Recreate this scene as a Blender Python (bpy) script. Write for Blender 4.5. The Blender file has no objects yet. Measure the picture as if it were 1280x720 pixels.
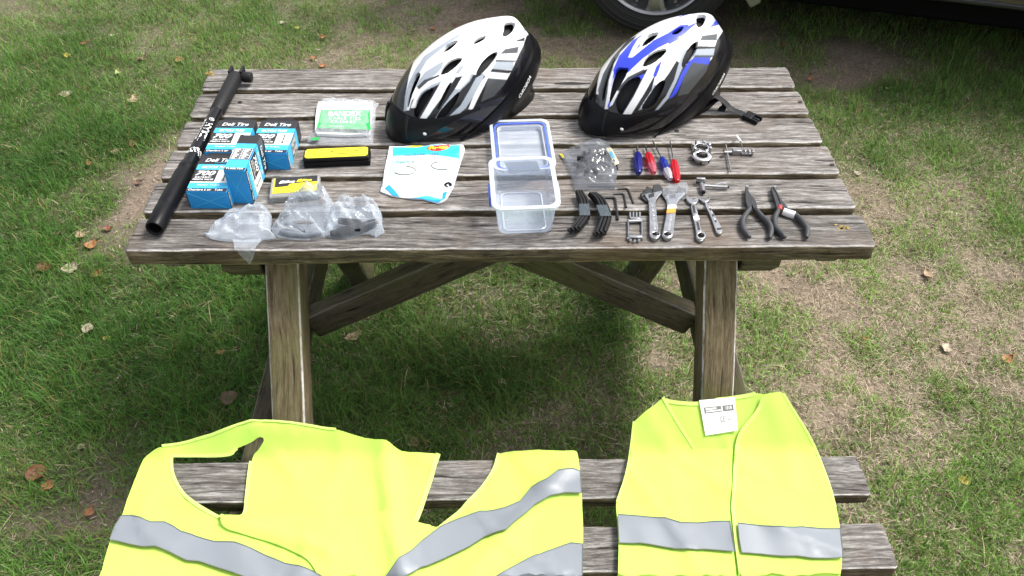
import bpy, bmesh, math, random
import numpy as np
from mathutils import Vector, Matrix, noise
from mathutils.geometry import delaunay_2d_cdt
random.seed(7); RNG = np.random.default_rng(7)
SC = bpy.context.scene
COL = SC.collection
PI = math.pi

# ------------------------------------------------------------------ camera
CAM = np.array([-0.003683, -1.720049, 1.672065])
PITCH, YAW, ROLL, FPX = -0.761994, -0.019009, -0.005256, 1050.0
def _rot(a, b, c):
    cy, sy = math.cos(b), math.sin(b); Rz = np.array([[cy, -sy, 0], [sy, cy, 0], [0, 0, 1]])
    cp, sp = math.cos(a), math.sin(a); Rx = np.array([[1, 0, 0], [0, cp, -sp], [0, sp, cp]])
    cr, sr = math.cos(c), math.sin(c); Ry = np.array([[cr, 0, sr], [0, 1, 0], [-sr, 0, cr]])
    return Rz @ Rx @ Ry
CM = _rot(PITCH, YAW, ROLL)
cd = bpy.data.cameras.new('camera'); cam = bpy.data.objects.new('camera', cd); COL.objects.link(cam)
cd.sensor_width = 36; cd.lens = 36 * FPX / 1280; cd.clip_start = 0.05; cd.clip_end = 400
m = Matrix.Identity(4)
for r in range(3):
    m[r][0] = CM[r][0]; m[r][1] = CM[r][2]; m[r][2] = -CM[r][1]; m[r][3] = CAM[r]
cam.matrix_world = m
SC.camera = cam
SC.render.resolution_x = 1280; SC.render.resolution_y = 720

# ------------------------------------------------------------------ light
W = bpy.data.worlds.new('World'); SC.world = W; W.use_nodes = True
SUN_EL, SUN_AZ = math.radians(58), math.radians(72)      # azimuth clockwise from +Y
nt = W.node_tree; nt.nodes.clear()
sky = nt.nodes.new('ShaderNodeTexSky'); sky.sky_type = 'NISHITA'; sky.sun_disc = False
sky.sun_elevation = SUN_EL; sky.sun_rotation = SUN_AZ; sky.dust_density = 4; sky.air_density = 1
hs = nt.nodes.new('ShaderNodeHueSaturation'); hs.inputs['Saturation'].default_value = 0.28
bg = nt.nodes.new('ShaderNodeBackground'); bg.inputs['Strength'].default_value = 0.085
wo = nt.nodes.new('ShaderNodeOutputWorld')
nt.links.new(sky.outputs[0], hs.inputs['Color']); nt.links.new(hs.outputs[0], bg.inputs['Color']); nt.links.new(bg.outputs[0], wo.inputs['Surface'])
sl = bpy.data.lights.new('sun', 'SUN'); sl.energy = 1.5; sl.angle = math.radians(16); sl.color = (1, 0.965, 0.91)
so = bpy.data.objects.new('sun', sl); COL.objects.link(so)
sdir = Vector((math.cos(SUN_EL) * math.sin(SUN_AZ), math.cos(SUN_EL) * math.cos(SUN_AZ), math.sin(SUN_EL)))
so.rotation_euler = (-sdir).to_track_quat('-Z', 'Y').to_euler(); so.location = sdir * 20
SC.view_settings.view_transform = 'Standard'; SC.view_settings.look = 'None'
SC.view_settings.exposure = 1.6; SC.view_settings.gamma = 1

# ------------------------------------------------------------------ helpers
H = 0.72                      # table top height
YF = -0.6222                  # front edge of the table top (its back edge is y = 0)
def ray(px, py): return CM @ np.array([(px - 640) / FPX, 1, -(py - 360) / FPX])
def T(px, py, z=H):
    d = ray(px, py); t = (z - CAM[2]) / d[2]; return Vector(CAM + t * d)
def TY(px, py, Y):
    d = ray(px, py); t = (Y - CAM[1]) / d[1]; return Vector(CAM + t * d)
def zoomed(pts, ox, oy, s): return [(ox + x / s, oy + y / s) for x, y in pts]

class MB:
    def __init__(s): s.v = []; s.f = []; s.m = []
    def add(s, v, f, mat=0):
        o = len(s.v); s.v += [tuple(p) for p in v]; s.f += [tuple(i + o for i in q) for q in f]; s.m += [mat] * len(f)
        return s
    def box(s, c, d, rot=None, mat=0):
        x, y, z = (q / 2 for q in d)
        vs = [Vector(p) for p in ((-x,-y,-z),(x,-y,-z),(x,y,-z),(-x,y,-z),(-x,-y,z),(x,-y,z),(x,y,z),(-x,y,z))]
        if rot is not None: vs = [rot @ p for p in vs]
        return s.add([p + Vector(c) for p in vs], [(0,3,2,1),(4,5,6,7),(0,1,5,4),(1,2,6,5),(2,3,7,6),(3,0,4,7)], mat)
    def tube(s, path, rad, n=10, mat=0, caps=True, sq=None):
        path = [Vector(p) for p in path]; N = len(path)
        if not hasattr(rad, '__len__'): rad = [rad] * N
        vs, fs = [], []; up = Vector((0, 0, 1))
        for i, p in enumerate(path):
            t = (path[min(i + 1, N - 1)] - path[max(i - 1, 0)]).normalized()
            a = t.cross(up)
            if a.length < 1e-3: a = t.cross(Vector((1, 0, 0)))
            a.normalize(); b = a.cross(t)
            ra, rb = (rad[i], rad[i]) if not hasattr(rad[i], '__len__') else rad[i]
            for k in range(n):
                w = 2 * PI * (k + 0.5) / n
                vs.append(p + a * math.cos(w) * ra + b * math.sin(w) * rb)
        for i in range(N - 1):
            for k in range(n):
                k2 = (k + 1) % n
                fs.append((i*n+k, i*n+k2, (i+1)*n+k2, (i+1)*n+k))
        if caps: fs += [tuple(range(n))[::-1], tuple((N-1)*n + k for k in range(n))]
        return s.add(vs, fs, mat)
    def lathe(s, prof, M, n=32, mat=0, close=False):
        vs, fs = [], []; P = len(prof)
        for k in range(n):
            w = 2 * PI * k / n
            for r, h in prof: vs.append(M @ Vector((r * math.cos(w), r * math.sin(w), h)))
        for k in range(n):
            k2 = (k + 1) % n
            for j in range(P if close else P - 1):
                j2 = (j + 1) % P
                fs.append((k*P+j, k2*P+j, k2*P+j2, k*P+j2))
        return s.add(vs, fs, mat)
    def build(s, name, mats, parent=None, loc=None, smooth=35, bevel=0, seg=2, recalc=True, solid=0):
        me = bpy.data.meshes.new(name)
        o = Vector(loc) if loc is not None else Vector((0, 0, 0))
        me.from_pydata([tuple(Vector(p) - o) for p in s.v], [], s.f)
        if not isinstance(mats, (list, tuple)): mats = [mats]
        for q in mats: me.materials.append(q)
        if len(mats) > 1: me.polygons.foreach_set('material_index', s.m)
        if recalc:
            b = bmesh.new(); b.from_mesh(me); bmesh.ops.recalc_face_normals(b, faces=b.faces); b.to_mesh(me); b.free()
        if smooth:
            me.polygons.foreach_set('use_smooth', [True] * len(me.polygons)); me.set_sharp_from_angle(angle=math.radians(smooth))
        ob = bpy.data.objects.new(name, me); COL.objects.link(ob)
        if parent is not None: ob.parent = parent
        if parent is None: ob.location = o
        if name in ('lettering', 'pattern_band', 'ring_emblem', 'end_folds', 'label_print', 'valve_drawing', 'embossed_mark'): ob['kind'] = 'stuff'
        if solid:
            d = ob.modifiers.new('thickness', 'SOLIDIFY'); d.thickness = solid; d.offset = -1
            d = ob.modifiers.new('crisp_edges', 'EDGE_SPLIT'); d.split_angle = math.radians(50)
        if bevel:
            d = ob.modifiers.new('bevel', 'BEVEL'); d.width = bevel; d.segments = seg; d.limit_method = 'ANGLE'; d.angle_limit = math.radians(40)
        return ob
def tag(o, label, cat, group=None):
    o['label'] = label; o['category'] = cat
    if group: o['group'] = group
    return o
def thing(name, label, cat, loc=(0, 0, 0), rz=0, group=None):
    o = bpy.data.objects.new(name, None); COL.objects.link(o); o.location = loc; o.rotation_euler = (0, 0, rz)
    o.empty_display_size = 0.05
    return tag(o, label, cat, group)
def copy_tree(o, parent=None):
    c = o.copy(); COL.objects.link(c)
    if parent is not None: c.parent = parent
    for ch in list(o.children): copy_tree(ch, c)
    return c
def pip(P, poly):
    P = np.asarray(P, float); x, y = P[:, 0], P[:, 1]; r = np.zeros(len(P), bool)
    q = np.asarray(poly, float); n = len(q); j = n - 1
    for i in range(n):
        xi, yi = q[i]; xj, yj = q[j]
        c = ((yi > y) != (yj > y))
        with np.errstate(divide='ignore', invalid='ignore'):
            r ^= c & (x < (xj - xi) * (y - yi) / (yj - yi + 1e-30) + xi)
        j = i
    return r
def smooth_loop(p, it=1, closed=True):
    for _ in range(it):
        q = []
        n = len(p)
        for i in range(n if closed else n - 1):
            a, b = p[i], p[(i + 1) % n]
            q += [(a[0]*.75+b[0]*.25, a[1]*.75+b[1]*.25), (a[0]*.25+b[0]*.75, a[1]*.25+b[1]*.75)]
        if not closed: q = [p[0]] + q + [p[-1]]
        p = q
    return p
def cdt(outer, holes=(), sp=None, jitter=0.25):
    """triangulate a 2D polygon with holes; interior points every sp"""
    V, Eg = [], []
    for loop in [outer] + list(holes):
        L = []
        n = len(loop)
        for i in range(n):
            a, b = np.array(loop[i][:2], float), np.array(loop[(i + 1) % n][:2], float)
            k = max(1, int(np.linalg.norm(b - a) / sp)) if sp else 1
            L += [tuple(a + (b - a) * t / k) for t in range(k)]
        o = len(V); V += L; Eg += [(o + i, o + (i + 1) % len(L)) for i in range(len(L))]
    if sp:
        q = np.array(outer)[:, :2]; lo, hi = q.min(0), q.max(0)
        gx, gy = np.meshgrid(np.arange(lo[0], hi[0], sp), np.arange(lo[1], hi[1], sp * .87))
        gx[1::2] += sp / 2
        P = np.stack([gx.ravel(), gy.ravel()], 1) + RNG.uniform(-1, 1, (gx.size, 2)) * sp * jitter
        keep = pip(P, outer)
        for h in holes: keep &= ~pip(P, h)
        P = P[keep]
        if len(P):
            B = np.array(V)
            d = np.min(((P[:, None, :] - B[None]) ** 2).sum(2), 1)
            P = P[d > (sp * .45) ** 2]; V += [tuple(p) for p in P]
    vo, eo, fo = delaunay_2d_cdt([Vector(p) for p in V], Eg, [], 0, 1e-7)[:3]
    vo = np.array([tuple(p) for p in vo]); fo = np.array([tuple(f) for f in fo if len(f) == 3])
    c = vo[fo].mean(1); keep = pip(c, outer)
    for h in holes: keep &= ~pip(c, h)
    return vo, [tuple(int(i) for i in f) for f in fo[keep]]
def boundary(faces):
    d = {}
    for f in faces:
        for i in range(len(f)):
            e = (f[i], f[(i + 1) % len(f)]); d[e] = 1
    return [e for e in d if (e[1], e[0]) not in d]
def slab(mb, outer, holes, z0, z1, mat=0, sp=None, top=None):
    """flat plate: polygon in plan, from z0 to z1 (top(x, y) may shape it)"""
    v, f = cdt(outer, holes, sp); n = len(v)
    tz = [z1 if top is None else top(x, y) for x, y in v]
    V = [(x, y, tz[i]) for i, (x, y) in enumerate(v)] + [(x, y, z0) for x, y in v]
    F = f + [tuple(i + n for i in q[::-1]) for q in f] + [(a, a + n, b + n, b) for a, b in boundary(f)]
    return mb.add(V, F, mat)
def plan(pts, z=H): return [tuple(T(x, y, z)[:2]) for x, y in pts]
_fc = {}
def text_geo(s, shear=0.0, bold=0.0, spacing=1.0):
    k = (s, shear, bold, spacing)
    if k not in _fc:
        cu = bpy.data.curves.new('lettering', 'FONT'); cu.body = s; cu.shear = shear; cu.offset = bold; cu.space_character = spacing
        cu.align_x = 'CENTER'; cu.align_y = 'CENTER'; cu.resolution_u = 3
        ob = bpy.data.objects.new('lettering', cu); me = ob.to_mesh()
        v = np.array([tuple(q.co) for q in me.vertices]); f = [tuple(p.vertices) for p in me.polygons]
        ob.to_mesh_clear(); bpy.data.objects.remove(ob); bpy.data.curves.remove(cu)
        lo, hi = v.min(0), v.max(0); v = (v - (lo + hi) / 2)
        _fc[k] = (v[:, :2] / (hi - lo)[:2], f)      # unit box, centred
    return _fc[k]
def text(mb, s, M, w, h, mat=0, wrap=None, **kw):
    """lettering w wide, h high, in the XY plane of M"""
    v, f = text_geo(s, **kw)
    pts = [Vector((x * w, y * h, 0)) for x, y in v]
    if wrap: pts = [wrap(p) for p in pts]
    mb.add([M @ p for p in pts], f, mat)
def frame(o, xd, yd):
    xd = Vector(xd).normalized(); yd = (Vector(yd) - xd * xd.dot(Vector(yd))).normalized(); zd = xd.cross(yd)
    q = Matrix.Identity(4)
    for r in range(3): q[r][0], q[r][1], q[r][2], q[r][3] = xd[r], yd[r], zd[r], o[r]
    return q

# ------------------------------------------------------------------ materials
def srgb(r, g, b): return tuple(((c / 255) / 12.92 if c / 255 < .04045 else ((c / 255 + .055) / 1.055) ** 2.4) for c in (r, g, b)) + (1,)
def mat(name, col, rough=.5, metal=0, var=0.0, vscale=30, bump=0.0, bscale=200, trans=0, ior=1.45, alpha=1, coat=0, spec=.5, sheen=0, rvar=0):
    M = bpy.data.materials.new(name); M.use_nodes = True; nt = M.node_tree; b = nt.nodes['Principled BSDF']
    col = tuple(col) if len(col) == 4 else tuple(col) + (1,)
    b.inputs['Base Color'].default_value = col; b.inputs['Roughness'].default_value = rough; b.inputs['Metallic'].default_value = metal
    b.inputs['Transmission Weight'].default_value = trans; b.inputs['IOR'].default_value = ior; b.inputs['Alpha'].default_value = alpha
    b.inputs['Coat Weight'].default_value = coat; b.inputs['Specular IOR Level'].default_value = spec
    tc = nt.nodes.new('ShaderNodeTexCoord')
    if var or rvar:
        n = nt.nodes.new('ShaderNodeTexNoise'); n.inputs['Scale'].default_value = vscale; n.inputs['Detail'].default_value = 6
        nt.links.new(tc.outputs['Object'], n.inputs['Vector'])
        if var:
            mx = nt.nodes.new('ShaderNodeMix'); mx.data_type = 'RGBA'
            mx.inputs['A'].default_value = tuple(c * (1 - var) for c in col[:3]) + (1,); mx.inputs['B'].default_value = tuple(min(1, c * (1 + var)) for c in col[:3]) + (1,)
            nt.links.new(n.outputs['Fac'], mx.inputs['Factor']); nt.links.new(mx.outputs['Result'], b.inputs['Base Color'])
        if rvar:
            mr = nt.nodes.new('ShaderNodeMapRange'); mr.inputs['To Min'].default_value = max(0, rough - rvar); mr.inputs['To Max'].default_value = min(1, rough + rvar)
            mr.inputs['From Min'].default_value = .3; mr.inputs['From Max'].default_value = .7
            nt.links.new(n.outputs['Fac'], mr.inputs['Value']); nt.links.new(mr.outputs['Result'], b.inputs['Roughness'])
    if bump:
        n2 = nt.nodes.new('ShaderNodeTexNoise'); n2.inputs['Scale'].default_value = bscale; n2.inputs['Detail'].default_value = 4
        bp = nt.nodes.new('ShaderNodeBump'); bp.inputs['Strength'].default_value = bump; bp.inputs['Distance'].default_value = .002
        nt.links.new(tc.outputs['Object'], n2.inputs['Vector']); nt.links.new(n2.outputs['Fac'], bp.inputs['Height']); nt.links.new(bp.outputs[0], b.inputs['Normal'])
    return M
def wood(name, dark, mid, light, axis=0, wear=.5, tint=None, tintamt=0.0, side=None):
    M = bpy.data.materials.new(name); M.use_nodes = True; nt = M.node_tree; b = nt.nodes['Principled BSDF']; N = nt.nodes.new; L = nt.links.new
    b.inputs['Roughness'].default_value = .82; b.inputs['Specular IOR Level'].default_value = .3
    tc = N('ShaderNodeTexCoord'); oi = N('ShaderNodeObjectInfo')
    ad = N('ShaderNodeVectorMath'); ad.operation = 'MULTIPLY_ADD'; ad.inputs[1].default_value = (1, 1, 1)
    cx = N('ShaderNodeCombineXYZ'); mu = N('ShaderNodeMath'); mu.operation = 'MULTIPLY'; mu.inputs[1].default_value = 37.7
    L(oi.outputs['Random'], mu.inputs[0])
    for k in ('X', 'Y', 'Z'): L(mu.outputs[0], cx.inputs[k])
    L(tc.outputs['Object'], ad.inputs[0]); L(cx.outputs[0], ad.inputs[2])
    # low wobble so the grain is not dead straight
    wn = N('ShaderNodeTexNoise'); wn.inputs['Scale'].default_value = 3.0; wn.inputs['Detail'].default_value = 2; L(ad.outputs[0], wn.inputs['Vector'])
    wm = N('ShaderNodeVectorMath'); wm.operation = 'MULTIPLY_ADD'; wm.inputs[1].default_value = (.0, .035, .035); L(wn.outputs['Color'], wm.inputs[0]); L(ad.outputs[0], wm.inputs[2])
    def grain(along, across, detail, rough=.6):
        mp = N('ShaderNodeMapping'); sc = [across] * 3; sc[axis] = along; mp.inputs['Scale'].default_value = sc
        n = N('ShaderNodeTexNoise'); n.inputs['Scale'].default_value = 1; n.inputs['Detail'].default_value = detail; n.inputs['Roughness'].default_value = rough
        L(wm.outputs[0], mp.inputs['Vector']); L(mp.outputs[0], n.inputs['Vector']); return n.outputs['Fac']
    g1 = grain(8, 150, 5, .72); g2 = grain(22, 420, 4, .75); g3 = grain(4.5, 24, 6, .78); g4 = grain(38, 110, 5, .8)
    def mth(op, a, b2, c=None):
        q = N('ShaderNodeMath'); q.operation = op
        for i, z in enumerate((a, b2, c)):
            if z is None: continue
            if isinstance(z, (int, float)): q.inputs[i].default_value = z
            else: L(z, q.inputs[i])
        return q.outputs[0]
    s = mth('ADD', mth('MULTIPLY', g1, .36), mth('ADD', mth('MULTIPLY', g2, .30), mth('ADD', mth('MULTIPLY', g3, .16), mth('MULTIPLY', g4, .18))))
    r = N('ShaderNodeValToRGB'); e = r.color_ramp.elements
    e[0].position = .41; e[0].color = dark + (1,); e[1].position = .60; e[1].color = light + (1,)
    q = e.new(.50); q.color = mid + (1,)
    L(s, r.inputs[0]); out = r.outputs[0]
    pv = N('ShaderNodeMapRange'); pv.inputs['To Min'].default_value = .80; pv.inputs['To Max'].default_value = 1.18; L(oi.outputs['Random'], pv.inputs['Value'])     # no two boards alike
    sc_ = N('ShaderNodeVectorMath'); sc_.operation = 'SCALE'; L(out, sc_.inputs[0]); L(pv.outputs[0], sc_.inputs['Scale']); out = sc_.outputs[0]
    # dark checks along the grain
    ck = N('ShaderNodeMapRange'); ck.inputs['From Min'].default_value = .33; ck.inputs['From Max'].default_value = .40; L(g1, ck.inputs['Value'])
    mx = N('ShaderNodeMix'); mx.data_type = 'RGBA'; mx.inputs['A'].default_value = tuple(c * .35 for c in dark) + (1,); L(out, mx.inputs['B']); L(ck.outputs[0], mx.inputs['Factor']); out = mx.outputs['Result']
    # bleached, worn arrises
    at = N('ShaderNodeAttribute'); at.attribute_name = 'wear'
    wf = mth('MULTIPLY', at.outputs['Fac'], mth('MULTIPLY', mth('SUBTRACT', g4, .28), 3.0)); 
    cl = N('ShaderNodeClamp'); L(mth('MULTIPLY', wf, wear), cl.inputs[0])
    mx = N('ShaderNodeMix'); mx.data_type = 'RGBA'; L(out, mx.inputs['A']); mx.inputs['B'].default_value = (.62, .60, .58, 1); L(cl.outputs[0], mx.inputs['Factor']); out = mx.outputs['Result']
    # patches (brown stain / lichen / algae)
    n5 = N('ShaderNodeTexNoise'); n5.inputs['Scale'].default_value = 7; n5.inputs['Detail'].default_value = 5; L(ad.outputs[0], n5.inputs['Vector'])
    mr = N('ShaderNodeMapRange'); mr.inputs['From Min'].default_value = .5; mr.inputs['From Max'].default_value = .72; mr.inputs['To Max'].default_value = tintamt; L(n5.outputs['Fac'], mr.inputs['Value'])
    mx = N('ShaderNodeMix'); mx.data_type = 'RGBA'; L(out, mx.inputs['A']); mx.inputs['B'].default_value = (tint or (.2, .13, .08)) + (1,); L(mr.outputs[0], mx.inputs['Factor']); out = mx.outputs['Result']
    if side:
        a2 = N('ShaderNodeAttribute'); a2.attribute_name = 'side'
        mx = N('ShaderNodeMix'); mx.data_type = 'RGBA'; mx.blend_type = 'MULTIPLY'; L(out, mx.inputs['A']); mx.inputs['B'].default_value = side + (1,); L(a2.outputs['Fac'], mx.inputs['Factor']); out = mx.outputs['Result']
    L(out, b.inputs['Base Color'])
    bp = N('ShaderNodeBump'); bp.inputs['Strength'].default_value = .9; bp.inputs['Distance'].default_value = .0025
    hgt = mth('ADD', mth('MULTIPLY', g1, .6), mth('ADD', mth('MULTIPLY', g2, .3), mth('MULTIPLY', ck.outputs[0], .35)))
    L(hgt, bp.inputs['Height']); L(bp.outputs[0], b.inputs['Normal'])
    return M
def film(name, base=.16, tint=(.9, .93, .97), rough=.12, haze=.25, crinkle=0.0, cscale=60, edge=.55):
    """thin clear plastic: mostly see-through, glossy, milky towards its edges"""
    M = bpy.data.materials.new(name); M.use_nodes = True; nt = M.node_tree; N = nt.nodes.new; L = nt.links.new
    b = nt.nodes['Principled BSDF']; b.inputs['Base Color'].default_value = tint + (1,); b.inputs['Roughness'].default_value = rough; b.inputs['Specular IOR Level'].default_value = 1.0; b.inputs['Coat Weight'].default_value = .6; b.inputs['Coat Roughness'].default_value = .05
    t = N('ShaderNodeBsdfTransparent'); t.inputs[0].default_value = (.96, .97, .985, 1)
    lw = N('ShaderNodeLayerWeight'); lw.inputs['Blend'].default_value = .35
    ms = N('ShaderNodeMixShader'); mr = N('ShaderNodeMapRange'); mr.inputs['To Min'].default_value = base; mr.inputs['To Max'].default_value = edge
    L(lw.outputs['Facing'], mr.inputs['Value'])
    tc = N('ShaderNodeTexCoord'); n = N('ShaderNodeTexNoise'); n.inputs['Scale'].default_value = cscale; n.inputs['Detail'].default_value = 5; L(tc.outputs['Object'], n.inputs['Vector'])
    m2 = N('ShaderNodeMapRange'); m2.inputs['From Min'].default_value = .45; m2.inputs['From Max'].default_value = .75; m2.inputs['To Max'].default_value = haze; L(n.outputs['Fac'], m2.inputs['Value'])
    ad = N('ShaderNodeMath'); ad.use_clamp = True; L(mr.outputs[0], ad.inputs[0]); L(m2.outputs[0], ad.inputs[1])
    L(ad.outputs[0], ms.inputs[0]); L(t.outputs[0], ms.inputs[1]); L(b.outputs[0], ms.inputs[2])
    if crinkle:
        bp = N('ShaderNodeBump'); bp.inputs['Strength'].default_value = crinkle; bp.inputs['Distance'].default_value = .004
        v = N('ShaderNodeTexVoronoi'); v.inputs['Scale'].default_value = cscale * 1.3; L(tc.outputs['Object'], v.inputs['Vector'])
        a2 = N('ShaderNodeMath'); L(n.outputs['Fac'], a2.inputs[0]); L(v.outputs['Distance'], a2.inputs[1])
        L(a2.outputs[0], bp.inputs['Height']); L(bp.outputs[0], b.inputs['Normal'])
    L(ms.outputs[0], nt.nodes['Material Output'].inputs['Surface'])
    return M
def attr_mat(name, attr, rough=.7, trans=.0, spec=.3):
    M = bpy.data.materials.new(name); M.use_nodes = True; nt = M.node_tree; b = nt.nodes['Principled BSDF']
    a = nt.nodes.new('ShaderNodeAttribute'); a.attribute_name = attr; nt.links.new(a.outputs['Color'], b.inputs['Base Color'])
    b.inputs['Roughness'].default_value = rough; b.inputs['Specular IOR Level'].default_value = spec
    if trans:
        t = nt.nodes.new('ShaderNodeBsdfTranslucent'); nt.links.new(a.outputs['Color'], t.inputs['Color'])
        mx = nt.nodes.new('ShaderNodeMixShader'); mx.inputs[0].default_value = trans
        nt.links.new(b.outputs[0], mx.inputs[1]); nt.links.new(t.outputs[0], mx.inputs[2]); nt.links.new(mx.outputs[0], nt.nodes['Material Output'].inputs['Surface'])
    return M
def cloth(name, col, rough=.85, trans=.35, weave=900):
    M = mat(name, col, rough, bump=.35, bscale=weave, var=.04, vscale=18); nt = M.node_tree; b = nt.nodes['Principled BSDF']
    t = nt.nodes.new('ShaderNodeBsdfTranslucent'); t.inputs[0].default_value = tuple(col[:3]) + (1,)
    mx = nt.nodes.new('ShaderNodeMixShader'); mx.inputs[0].default_value = trans
    nt.links.new(b.outputs[0], mx.inputs[1]); nt.links.new(t.outputs[0], mx.inputs[2]); nt.links.new(mx.outputs[0], nt.nodes['Material Output'].inputs['Surface'])
    return M

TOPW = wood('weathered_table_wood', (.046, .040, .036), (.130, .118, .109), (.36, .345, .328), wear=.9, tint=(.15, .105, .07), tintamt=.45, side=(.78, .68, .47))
BEAMW = wood('green_stained_wood', (.028, .024, .014), (.075, .064, .038), (.12, .10, .066), wear=.18, tint=(.10, .115, .03), tintamt=.6)
LEGW = wood('leg_wood', (.06, .05, .035), (.15, .125, .09), (.28, .25, .19), axis=2, wear=.8, tint=(.13, .14, .045), tintamt=.5)
BLK = mat('black_plastic', (.006, .006, .007), .36, rvar=.08, spec=.2)
BLKM = mat('matte_black_plastic', (.011, .011, .012), .55, bump=.2, bscale=500, spec=.3)
BLKG = mat('gloss_black', (.006, .006, .007), .16, spec=.4)
WHT = mat('white_print', (.85, .85, .84), .45)
WHTG = mat('gloss_white_paint', (.84, .84, .85), .18, coat=.5)
GRYG = mat('gloss_grey_paint', (.36, .40, .45), .2, coat=.5)
DGRYG = mat('gloss_dark_grey_paint', (.06, .065, .07), .2, coat=.5)
BLUG = mat('gloss_blue_paint', (.035, .06, .62), .2, coat=.5)
CARTB = mat('blue_card', (.02, .29, .68), .4, var=.06, vscale=40)
CARTL = mat('light_blue_card', (.05, .45, .72), .4)
CARTK = mat('black_card', (.022, .022, .025), .4, var=.2, vscale=60)
CRM = mat('cream_print', (.8, .78, .7), .45)
YEL = mat('yellow_print', (.85, .72, .03), .4, var=.04)
GRN = mat('green_print', (.008, .40, .07), .35, var=.1)
CHR = mat('bright_chrome', (.58, .58, .59), .2, 1, rvar=.08, vscale=120)
STL = mat('satin_steel', (.34, .345, .355), .35, 1, rvar=.1, vscale=90, bump=.1)
DSTL = mat('dark_steel', (.065, .067, .07), .42, .9, var=.3, vscale=150, bump=.2)
RUBG = mat('dark_grey_rubber', (.045, .047, .05), .55, bump=.25, bscale=700)
ORG = mat('orange_sticker', (.85, .28, .03), .5)
RED = mat('red_print', (.6, .03, .03), .4)
PAPER = mat('white_paper', (.8, .8, .78), .6, var=.05)
BAGF = film('clear_bag_film', .13, tint=(.62, .68, .75), rough=.07, haze=.10, crinkle=.12, cscale=30, edge=.75)
POLYB = film('clear_polybag', .04, rough=.1, haze=.07, crinkle=.4, cscale=50, edge=.5)
PARTSF = film('grey_parts_bag_film', .22, tint=(.20, .215, .24), rough=.08, haze=.12, crinkle=.12, cscale=30, edge=.5)
WRAPF = film('clear_wrap', .05, tint=(.5, .52, .55), rough=.08, haze=.05, edge=.3)
TUBP = film('translucent_food_box', .23, tint=(.70, .80, .95), rough=.18, haze=.04, edge=.6, cscale=25)
TUBR = film('milky_box_rim', .30, tint=(.82, .88, .95), rough=.2, haze=.05, edge=.85, cscale=25)
SEAL = mat('blue_seal', (.07, .14, .66), .4)
HIVIS = cloth('fluorescent_yellow_mesh', (.70, .95, .18), .8, .35)
HIVT = cloth('fluorescent_yellow_binding', (.75, .95, .25), .8, .3)
REFL = mat('silver_reflective_tape', (.20, .22, .245), .42, 0, var=.08, vscale=14)
TAPE = film('clear_tape', .25, tint=(.10, .13, .15), rough=.2, haze=.15, edge=.5)
CASEP = film('grey_clear_case', .42, tint=(.42, .42, .40), rough=.15, haze=.1, edge=.8)

# ------------------------------------------------------------------ lawn
def vnoise(x, y, s, seed=0):
    x = np.asarray(x) * s + seed * 17.3; y = np.asarray(y) * s - seed * 9.1
    xi, yi = np.floor(x).astype(np.int64), np.floor(y).astype(np.int64); fx, fy = x - xi, y - yi
    fx, fy = fx * fx * (3 - 2 * fx), fy * fy * (3 - 2 * fy)
    def h(i, j):
        n = (i * 374761393 + j * 668265263 + seed * 1442695) & 0x7fffffff
        n = ((n ^ (n >> 13)) * 1274126177) & 0x7fffffff
        return ((n ^ (n >> 16)) & 0xffff) / 65535.0
    return (h(xi, yi) * (1 - fx) + h(xi + 1, yi) * fx) * (1 - fy) + (h(xi, yi + 1) * (1 - fx) + h(xi + 1, yi + 1) * fx) * fy
def fbm(x, y, s, seed=0, o=4):
    r = 0; a = .5; t = 0
    for k in range(o): r = r + a * vnoise(x, y, s * 2 ** k, seed + k); t += a; a *= .5
    return r / t
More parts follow.
